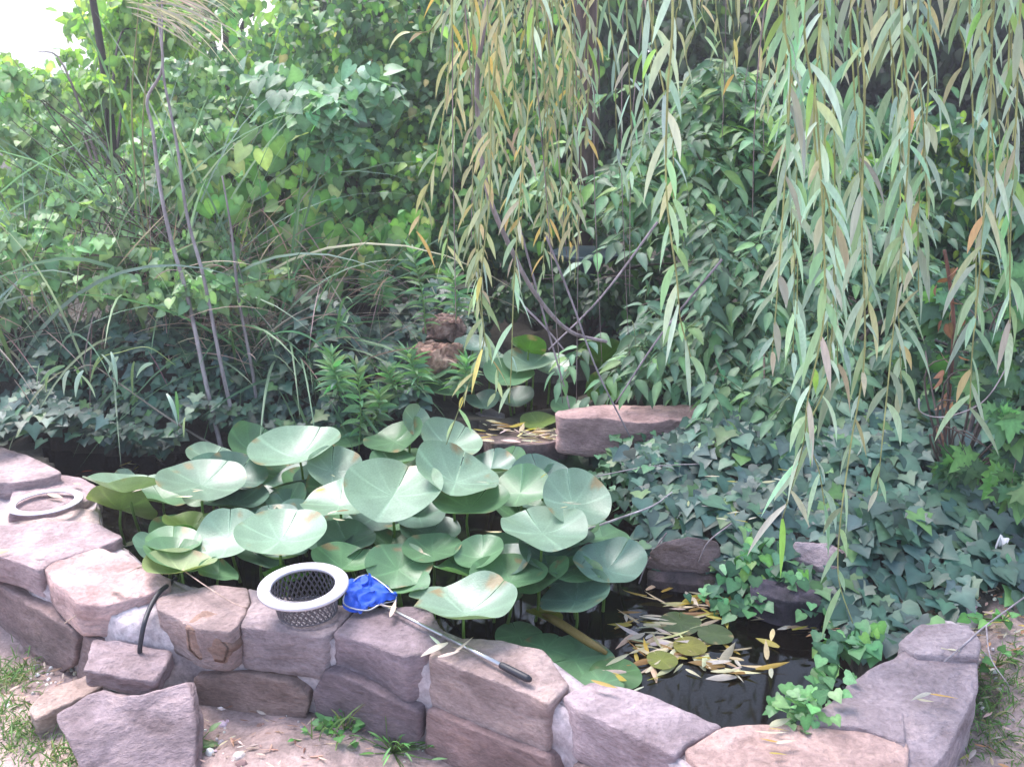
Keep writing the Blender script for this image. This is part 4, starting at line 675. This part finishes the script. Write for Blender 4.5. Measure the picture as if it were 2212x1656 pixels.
bush('shady_shrub', 'dark green shrub with sunny gaps coloured as yellow green leaves behind the right willow strands', 'shrub', [B(1950, 350, 5.6, 220, 110, .4, 1600), B(2150, 480, 5.0, 160, 130, .4, 1400), B(1900, 480, 5.2, 160, 90, .3, 800), B(2100, 680, 4.2, 150, 80, .25, 500)], T_SH, .1, [(4, (.05, .12, .06)), (2, (.08, .17, .08)), (.8, (.22, .34, .04))], k=6)  # yellow green leaves carry sunlight in the gaps as colour
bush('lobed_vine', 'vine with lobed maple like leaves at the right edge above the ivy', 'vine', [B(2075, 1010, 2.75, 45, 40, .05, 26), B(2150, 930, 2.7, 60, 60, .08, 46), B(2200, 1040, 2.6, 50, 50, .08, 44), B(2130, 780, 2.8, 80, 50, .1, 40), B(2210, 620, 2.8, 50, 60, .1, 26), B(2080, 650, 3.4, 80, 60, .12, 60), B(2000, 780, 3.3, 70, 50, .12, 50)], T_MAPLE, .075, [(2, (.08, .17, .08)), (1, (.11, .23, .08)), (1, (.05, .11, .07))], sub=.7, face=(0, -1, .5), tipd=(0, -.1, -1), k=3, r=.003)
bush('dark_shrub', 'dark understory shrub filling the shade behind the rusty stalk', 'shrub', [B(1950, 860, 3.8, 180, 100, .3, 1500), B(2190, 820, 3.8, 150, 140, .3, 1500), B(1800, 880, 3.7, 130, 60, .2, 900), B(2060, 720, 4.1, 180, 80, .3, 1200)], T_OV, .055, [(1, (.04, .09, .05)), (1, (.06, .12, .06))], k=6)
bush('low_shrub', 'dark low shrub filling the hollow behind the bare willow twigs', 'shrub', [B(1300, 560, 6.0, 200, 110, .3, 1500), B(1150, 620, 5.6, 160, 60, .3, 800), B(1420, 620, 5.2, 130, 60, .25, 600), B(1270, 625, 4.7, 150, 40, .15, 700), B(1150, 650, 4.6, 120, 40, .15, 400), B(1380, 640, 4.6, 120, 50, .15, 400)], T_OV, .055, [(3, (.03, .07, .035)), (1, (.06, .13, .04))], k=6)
# far trees closing the view
FARP = [(3, (.14, .25, .09)), (3, (.2, .34, .1)), (2, (.32, .46, .13))]  # sunlit brightness of the far left is put into these leaf colours
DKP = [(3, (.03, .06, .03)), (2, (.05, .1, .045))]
DD = [(3, (.018, .03, .016)), (1, (.03, .055, .025))]  # near black leaf colours: the deep shade is put into the palette
def ftree(px, Y, htop, pal, label, blobs, T=T_OV, size=.1, r=.09):
    b = Pd(px, 500, Y); bz = h1(b.x, Y)-.1; th = thing('tree', label, 'tree', (b.x, Y, bz)); bpy.context.view_layer.update(); mb = MB()
    tube(mb, smooth_path([(b.x, Y, bz), (b.x+.05, Y, htop*.5), (b.x-.08, Y, htop)], 6), [r, r*.7, r*.3], 10, (.07, .055, .05))
    for (c, rr, n) in blobs: tube(mb, smooth_path([(b.x, Y, max(bz+.5, c[2]-.8)), ((b.x+c[0])/2, (Y+c[1])/2, c[2]-.1), c], 5), [r*.35, r*.1], 6, (.07, .055, .05))
    mb.build('trunk', M_BARK, th); mb = MB(); blob_leaves(mb, [(c, q, int(n*1.35)) for c, q, n in blobs], T, size, pal, sub=.32, jit=.5, face=(0, -.3, .7)); mb.build('crown', M_FAR, th)
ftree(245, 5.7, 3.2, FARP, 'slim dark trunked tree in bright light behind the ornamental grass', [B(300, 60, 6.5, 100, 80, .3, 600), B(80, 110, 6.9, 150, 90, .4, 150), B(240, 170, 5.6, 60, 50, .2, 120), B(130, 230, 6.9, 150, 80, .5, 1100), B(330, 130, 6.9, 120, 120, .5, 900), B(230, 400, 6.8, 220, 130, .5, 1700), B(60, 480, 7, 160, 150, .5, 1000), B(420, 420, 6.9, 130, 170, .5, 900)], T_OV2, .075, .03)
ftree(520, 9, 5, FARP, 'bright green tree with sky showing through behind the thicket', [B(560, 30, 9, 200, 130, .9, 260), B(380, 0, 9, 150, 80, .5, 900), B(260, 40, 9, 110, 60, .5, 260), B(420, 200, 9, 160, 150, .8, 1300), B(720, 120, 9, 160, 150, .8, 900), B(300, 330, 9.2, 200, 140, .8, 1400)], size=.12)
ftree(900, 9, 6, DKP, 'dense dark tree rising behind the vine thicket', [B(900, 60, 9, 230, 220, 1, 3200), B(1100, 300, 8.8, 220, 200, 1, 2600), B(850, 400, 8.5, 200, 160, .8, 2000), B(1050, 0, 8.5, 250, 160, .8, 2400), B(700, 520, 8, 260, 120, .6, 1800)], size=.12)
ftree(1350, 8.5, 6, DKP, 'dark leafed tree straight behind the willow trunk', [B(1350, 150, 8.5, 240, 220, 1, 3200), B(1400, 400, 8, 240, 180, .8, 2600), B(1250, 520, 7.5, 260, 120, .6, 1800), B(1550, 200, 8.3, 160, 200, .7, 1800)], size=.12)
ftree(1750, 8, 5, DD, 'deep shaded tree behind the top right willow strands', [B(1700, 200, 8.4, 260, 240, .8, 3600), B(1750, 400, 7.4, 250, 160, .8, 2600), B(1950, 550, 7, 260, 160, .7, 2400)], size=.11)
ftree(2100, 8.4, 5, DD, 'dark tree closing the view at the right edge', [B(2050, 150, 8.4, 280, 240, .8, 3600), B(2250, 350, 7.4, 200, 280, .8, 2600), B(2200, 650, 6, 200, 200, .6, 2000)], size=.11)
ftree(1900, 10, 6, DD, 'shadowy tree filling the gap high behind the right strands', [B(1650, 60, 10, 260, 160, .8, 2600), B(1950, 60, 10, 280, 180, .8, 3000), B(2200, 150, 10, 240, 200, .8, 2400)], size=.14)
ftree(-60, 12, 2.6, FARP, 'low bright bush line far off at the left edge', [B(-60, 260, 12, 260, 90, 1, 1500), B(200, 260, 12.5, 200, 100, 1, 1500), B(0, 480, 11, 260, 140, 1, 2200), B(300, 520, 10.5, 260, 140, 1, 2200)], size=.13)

# ---------------------------------------------------------------- ornamental grass
def grass_clump(base, n, L, W, pal, label, lean=(0, 0), spread=.15, plumes=(), up=1.5, dr=(.3, 1.0), dead=0):
    bz = h1(*base)-.02; th = thing('ornamental_grass', label, 'grass clump', (*base, bz)); bpy.context.view_layer.update(); mb = MB()
    q = np.column_stack([base[0]+RNG.normal(0, spread, n), base[1]+RNG.normal(0, spread*.7, n), np.full(n, bz)]); d = RNG.normal(0, .5, (n, 3))+np.array([lean[0], lean[1], up]); d[:, 2] = np.abs(d[:, 2])
    ribbons(mb, q, d, L*RNG.uniform(.5, 1.15, n), W*RNG.uniform(.6, 1.3, n), RNG.uniform(*dr, n), mixcol(pal, n, .2), 10, prof=np.array([.6, .8, 1, 1, 1, .95, .85, .7, .5, .28, .02]), tw=.8)
    if dead:
        q = np.column_stack([base[0]+RNG.normal(0, spread*2, dead), base[1]+RNG.normal(0, spread, dead), bz+RNG.random(dead)*.5]); d = RNG.normal(0, 1, (dead, 3))+np.array([.9, -.4, .45])
        ribbons(mb, q, d, L*RNG.uniform(.15, .42, dead), np.full(dead, W*.4), RNG.uniform(.1, .5, dead), mixcol([(2, (.38, .26, .23)), (1, (.5, .4, .34)), (1, (.26, .17, .15))], dead, .2), 6)
    o = mb.build('blades', M_GRASS, th); o['kind'] = 'stuff'
    for (px, py, Y, ln) in plumes:
        mb = MB(); c = Pd(px, py, Y); m_ = 26; q = np.tile(np.array(c), (m_, 1))+np.column_stack([RNG.uniform(0, .12, m_)-.06, np.zeros(m_), RNG.uniform(-.05, .05, m_)])
        d = np.array([1., -.1, -.1])+RNG.normal(0, .22, (m_, 3)); ribbons(mb, q, d, ln*RNG.uniform(.6, 1.1, m_), np.full(m_, .006), RNG.uniform(.2, .55, m_), mixcol([(1, (.62, .52, .4)), (1, (.5, .45, .36))], m_), 8)
        tube(mb, smooth_path([(base[0], base[1], bz), ((base[0]+c.x)/2-.05, (base[1]+c.y)/2, (bz+c.z)/2+.2), c], 6), [.004, .002], 5, (.35, .32, .2)); mb.build('plume', M_GRASS, th)
MP = [(3, (.2, .31, .2)), (2, (.3, .4, .32)), (1, (.34, .38, .24)), (1, (.13, .23, .1))]
p = Pz(300, 640, .7); grass_clump((p.x, p.y+.2), 85, 1.5, .014, MP, 'tall ornamental grass with tan drooping plume in front of the bright trees', lean=(.1, -.1), plumes=[(300, -5, 3.6, .34), (345, 5, 3.7, .3)], dead=200, spread=.2)
p = Pz(30, 760, .5); grass_clump((p.x-.05, p.y), 60, 1.2, .012, MP, 'pale ornamental grass clump at the left edge of the pond bank', lean=(-.05, -.15), dead=160, spread=.2)
p = Pz(560, 700, .6); grass_clump((p.x, p.y+.1), 130, .95, .011, [(2, (.1, .2, .1)), (1, (.16, .26, .16))], 'low grass clump arching over the ivy below the thicket', lean=(.5, -.5), up=.7, dead=240, dr=(.3, .9), spread=.16)
p = Pz(760, 650, .6); grass_clump((p.x-.35, p.y+.15), 60, .8, .012, [(1, (.13, .22, .15)), (1, (.17, .27, .2))], 'few blue green blades fanning to the right over the ivy slope', lean=(1.1, -.5), up=.6, dr=(.3, .7), spread=.05)

# dry stalks standing among the grasses
ds = thing('dry_stalks', 'tangle of thin dry mauve stalks standing between the grass and the left ivy', 'stalks', Pz(380, 740, .5)); bpy.context.view_layer.update()
mb = MB(); n = 170; q = np.array([list(Pz(rs2.uniform(20, 620), rs2.uniform(660, 780), .45)) for rs2 in [random.Random(9)] for _ in range(n)]); q[:, 2] = hgt(q[:, 0], q[:, 1])
ribbons(mb, q, RNG.normal(0, .45, (n, 3))+np.array([.25, 0, 1.1]), RNG.uniform(.25, .95, n), np.full(n, .0045), RNG.uniform(0, .35, n), mixcol([(2, (.36, .27, .28)), (1, (.48, .4, .38)), (1, (.24, .16, .15))], n), 7, prof=np.linspace(1, .5, 8))
mb.build('stalks', M_BARK, ds)['kind'] = 'stuff'

# ---------------------------------------------------------------- willow
wp = Pd(1250, 600, 5.3); wz = h1(wp.x, 5.3)-.1
wil = thing('willow_tree', 'weeping willow with yellowing leaf strands hanging in front of the shrubs', 'tree', (wp.x, 5.3, wz)); bpy.context.view_layer.update()
mb = MB(); tr = [Vector((wp.x, 5.3, wz)), Vector((wp.x+.04, 5.3, 1.5)), Vector((wp.x-.02, 5.25, 2.4)), Vector((wp.x+.1, 5.0, 3.4))]
tube(mb, smooth_path(tr, 6), [.06, .05, .05, .08], 12, (.13, .08, .07)); mb.build('trunk', M_BARK, wil)
rs = random.Random(5)
LIMBS = [[(wp.x, 5.2, 2.9), (.2, 4, 3.0), (.1, 3.0, 2.85), (0, 2.2, 2.5)], [(wp.x, 5.2, 3), (1.0, 4, 3.1), (.95, 3.0, 2.9), (.85, 1.9, 2.5)], [(wp.x, 5.2, 2.9), (-.2, 4.2, 3.0), (-.3, 3.2, 2.8), (-.3, 2.6, 2.5)], [(wp.x, 5.2, 3.1), (1.6, 4.2, 3.0), (1.7, 3.0, 2.7), (1.4, 2.2, 2.5)]]
for L in LIMBS:
    mb = MB(); tube(mb, smooth_path(L, 8), [.05, .035, .015], 8, (.14, .1, .08)); mb.build('limb', M_BARK, wil)
LV_ = np.array([list(q) for L in LIMBS for q in smooth_path(L, 8)])
def strand(path, Y, Lf, pal, leafy=1.0, r=.0022, bare=False, wide=.115, spacing=.034, c=(.36, .38, .15)):
    P = [Pd(x, y, Y+.02*k) for k, (x, y) in enumerate(path)]; top = P[0]
    q = LV_[np.argmin(((LV_-np.array(top)-np.array([0, 0, 1]))**2).sum(1))]
    hi = Vector((top.x*.8+q[0]*.2, top.y*.8+q[1]*.2, max(2.3, top.z+.4))); P = [Vector(q), hi]+P
    path3 = smooth_path(P, 7); mb = MB(); tube(mb, path3, [r*1.5, r*1.0, r*.6], 5, c)
    if not bare:
        A_ = np.array([list(v) for v in path3]); d = np.r_[0, np.cumsum(np.linalg.norm(np.diff(A_, axis=0), axis=1))]; n = int(d[-1]/spacing*leafy); A_ = resamp(path3, n); T = nrm(np.gradient(A_, axis=0))
        z0 = P[1].z+.1; gap = np.array([noise.noise(Vector((v[0]*5, v[1]*5, v[2]*7))) for v in A_]); k = (A_[:, 2] < z0) & (RNG.random(n) < .9+gap*1.1); A_ = A_[k]; T = T[k]; n = len(A_); sg = np.where(np.arange(n) % 2 == 0, 1., -1.)[:, None]
        out = nrm(np.column_stack([RNG.normal(0, .5, n), RNG.normal(0, .5, n), np.zeros(n)])+sg*np.array([.8, 0, 0])); dd = out*RNG.uniform(.12, .5, (n, 1))+T*.42
        ribbons(mb, A_, dd, Lf*1.03*RNG.uniform(.45, 1.2, n), Lf*wide*RNG.uniform(.8, 1.2, n), RNG.uniform(.3, 1.4, n), mixcol(pal, n, .15)*rs.uniform(.8, 1.15), 7, mat=1, sidev=nrm(np.cross(dd, np.array([0, -1., .3])))+RNG.normal(0, .45, (n, 3)))
    return mb.build('bare_branch' if bare else 'hanging_branch', [M_BARK, M_WIL], wil)
PALE = [(4, (.46, .6, .44)), (2.5, (.28, .46, .24)), (1, (.5, .5, .35)), (.5, (.3, .5, .1))]
YEL = [(2.8, (.54, .48, .25)), (2.6, (.28, .36, .18)), (2.5, (.42, .5, .3)), (.8, (.62, .45, .13))]
MIX = [(3, (.36, .47, .32)), (1.4, (.48, .46, .28)), (2, (.26, .37, .2)), (.4, (.55, .42, .18))]
# named strands of the photograph
strand([(1452, -40), (1442, 200), (1440, 420), (1462, 600), (1470, 690), (1492, 770)], 2.0, .13, PALE, .8)
strand([(1400, -40), (1420, 120), (1452, 300), (1455, 430)], 2.1, .13, PALE, .8)
strand([(1870, -40), (1868, 200), (1862, 480), (1868, 760), (1838, 960), (1815, 1130), (1812, 1250), (1842, 1345)], 2.05, .12, MIX, .62)
strand([(1740, -40), (1765, 250), (1780, 520), (1778, 700), (1745, 860), (1735, 960), (1690, 1120)], 2.1, .145, PALE, .9)
strand([(1760, 200), (1800, 500), (1790, 800), (1745, 930), (1770, 1020), (1785, 1120)], 2.15, .11, PALE, .8)
strand([(1950, -40), (1965, 250), (1948, 520), (1925, 760), (1905, 960), (1895, 1060)], 2.15, .12, MIX, .9)
strand([(1702, -40), (1708, 150), (1695, 400), (1680, 620), (1668, 760)], 2.05, .13, PALE, 1)
strand([(2150, -40), (2140, 200), (2128, 420), (2115, 600), (2100, 760), (2095, 880)], 2.1, .12, MIX, 1.1)
strand([(1085, -40), (1060, 250), (1035, 500), (1035, 650), (1045, 740), (1000, 860), (955, 985)], 2.9, .12, YEL, .8)
strand([(1060, 300), (1040, 600), (1050, 745), (1075, 800), (1070, 850)], 2.9, .11, YEL, .8)
strand([(1150, 100), (1125, 400), (1110, 620), (1105, 780), (1100, 870)], 2.8, .12, PALE, .7)
strand([(975, -40), (970, 140), (945, 330), (915, 430), (900, 500)], 3.0, .11, YEL, .7)
strand([(960, -40), (935, 60), (885, 70)], 3.0, .1, YEL, .9)
def many(n, x0, x1, tip0, tip1, Y0, Y1, Lf, pal, leafy=1.0, sw=35):
    for k in range(n):
        x = x0+(x1-x0)*(k+rs.uniform(.1, .9))/n; ty = rs.uniform(tip0, tip1); Y = rs.uniform(Y0, Y1); a = rs.uniform(-sw, sw)*(ty+40)/500
        strand([(x, -40), (x+a*.35+rs.uniform(-8, 8), ty*.35), (x+a*.7+rs.uniform(-10, 10), ty*.7), (x+a, ty)], Y, Lf*rs.uniform(.85, 1.1), pal, leafy)
many(12, 1000, 1240, 420, 690, 2.9, 3.5, .105, YEL, 1.25)
many(7, 930, 1300, 150, 380, 3.0, 3.6, .1, YEL, 1.1)
many(5, 1240, 1440, 120, 420, 2.7, 3.4, .11, PALE, .8)
many(9, 1460, 1700, 60, 230, 3.0, 3.8, .1, YEL, .9)
for cx_, tips in [(1715, (560, 700, 760)), (1790, (640, 820, 760)), (1860, (520, 700)), (1935, (640, 820, 480)), (2010, (430, 600))]:
    for q_, ty in enumerate(tips): many(1, cx_-26+q_*16, cx_-6+q_*16, ty-30, ty+30, 2.1+.12*q_, 2.3+.12*q_, .14, PALE if q_ % 2 == 0 else MIX, 1.0, 22)
many(6, 1960, 2220, 120, 420, 2.3, 3.2, .12, MIX, 1.0)
many(4, 2080, 2230, 420, 760, 2.1, 2.5, .14, PALE, 1.1)
many(4, 1180, 1290, 540, 640, 3.6, 4.0, .08, YEL, .5)
for x, tx, ty, Y in [(975, 985, 700, 3.2), (1000, 1018, 520, 3.1), (1290, 1300, 780, 3.6), (1345, 1362, 830, 3.8), (1240, 1245, 870, 3.5), (1145, 1215, 870, 3.3), (1390, 1360, 640, 3.6), (1570, 1560, 300, 4.2), (1620, 1600, 220, 4.0), (1640, 1650, 330, 4.2), (1180, 1225, 560, 3.5), (1660, 1625, 470, 2.9)]:
    strand([(x, -40), ((x+tx)/2+rs.uniform(-12, 12), ty*.45), (tx, ty)], Y, .1, YEL, bare=True, r=.0022, c=(.3, .23, .22))
# crown overhead, above the picture
mb = MB(); n = 13000; q = np.column_stack([RNG.normal(.8, 1.3, n), RNG.normal(4.4, 1.3, n), RNG.uniform(2.9, 5.0, n)]); q = q[(q[:, 1] > 1.2)]; q = q[(q[:, 2]-CAMZ)/q[:, 1] > .16]; n = len(q)
d = RNG.normal(0, .5, (n, 3))+np.array([0, 0, -.8]); ribbons(mb, q, d, np.full(n, .14), np.full(n, .02), np.full(n, .4), mixcol(MIX, n), 3); mb.build('crown', M_WIL, wil)
# willow sprout bending over the left bank
sp = thing('willow_sprout', 'low willow shoot with curled bright leaves bending over the left ivy', 'sapling', Pd(450, 985, 3.7)); bpy.context.view_layer.update()
path = smooth_path([Pd(*q) for q in [(560, 1000, 3.7), (450, 955, 3.66), (360, 900, 3.62), (260, 830, 3.58), (200, 790, 3.55), (160, 800, 3.5)]], 6); mb = MB(); tube(mb, path, [.006, .003, .002], 6, (.3, .26, .22)); mb.build('stem', M_BARK, sp)
p2 = smooth_path([Pd(*q) for q in [(200, 800, 3.52), (225, 770, 3.5), (255, 762, 3.5), (320, 750, 3.5), (380, 790, 3.5)]], 5); mb = MB(); tube(mb, p2, [.002, .001], 5, (.3, .4, .12))
pts = np.array([list(Pd(x, y, 3.5)) for x, y in [(85, 785), (110, 800), (150, 800), (165, 805), (215, 770), (220, 765), (255, 770), (290, 780), (330, 785), (180, 800), (140, 790), (360, 850), (400, 900), (240, 760), (160, 790), (380, 845)]]); m_ = len(pts)
ribbons(mb, pts, RNG.normal(0, .4, (m_, 3))+np.array([0, -.2, -.5]), RNG.uniform(.08, .14, m_), np.full(m_, .016), RNG.uniform(.5, 2.2, m_), mixcol([(1, (.2, .36, .12)), (1, (.3, .42, .2)), (.6, (.3, .42, .04))], m_), 8); mb.build('leaves', M_WIL, sp)
# ---------------------------------------------------------------- odds and ends in the shade
dp = Pd(1270, 558, 5.0); mb = MB(); n = 40; pr_ = [(0, .01), (.13, .012), (.17, .03), (.175, .035), (.18, .03), (.13, -.005), (.04, -.012), (.03, -.3), (.08, -.34), (0, -.34)]
V = [(dp.x+r*math.cos(t), dp.y+r*math.sin(t), dp.z+z) for t in np.linspace(0, 2*math.pi, n, endpoint=False) for r, z in pr_]; m_ = len(pr_); i, j = np.meshgrid(np.arange(n), np.arange(m_-1), indexing='ij'); i2 = (i+1) % n
mb.add(V, [np.stack([i*m_+j, i2*m_+j, i2*m_+j+1, i*m_+j+1], -1).reshape(-1, 4)]); tag(mb.build('birdbath', M_DISH), 'blue grey shallow dish standing in the shade behind the bare twigs', 'birdbath')
sc_ = Pd(2165, 1172, 2.55); mb = MB(); V = [list(sc_+Vector((x*.012, y*.012, .02*math.sin(x*3+y*2)+noise.noise(Vector((x, y, 1)))*.015))) for x in np.linspace(-1, 1, 6) for y in np.linspace(-1, 1, 6)]
mb.add(V, [np.array([(a*6+b, (a+1)*6+b, (a+1)*6+b+1, a*6+b+1) for a in range(5) for b in range(5)])]); tag(mb.build('paper_scrap', M_PAPER), 'small crumpled white scrap caught on the ivy at the right edge', 'litter')

# ---------------------------------------------------------------- added thin volume that imitates lens veiling glare
hm, HN, HK, hp = mat('glare_veil_volume'); HN.remove(hp); pv_ = HN.new('ShaderNodeVolumePrincipled'); pv_.inputs['Density'].default_value = .008; pv_.inputs['Color'].default_value = (.97, .94, 1, 1); pv_.inputs['Anisotropy'].default_value = .4
HK.new(pv_.outputs[0], HN['Material Output'].inputs['Volume'])
mb = MB(); q = [(x, y, z) for x in (-310, 310) for y in (-310, 410) for z in (-1.6, 6.6)]
mb.add(q, [np.array([(0, 1, 3, 2), (4, 6, 7, 5), (0, 4, 5, 1), (2, 3, 7, 6), (0, 2, 6, 4), (1, 5, 7, 3)])]); tag(mb.build('glare_veil', hm, smooth=False), kind='stuff')
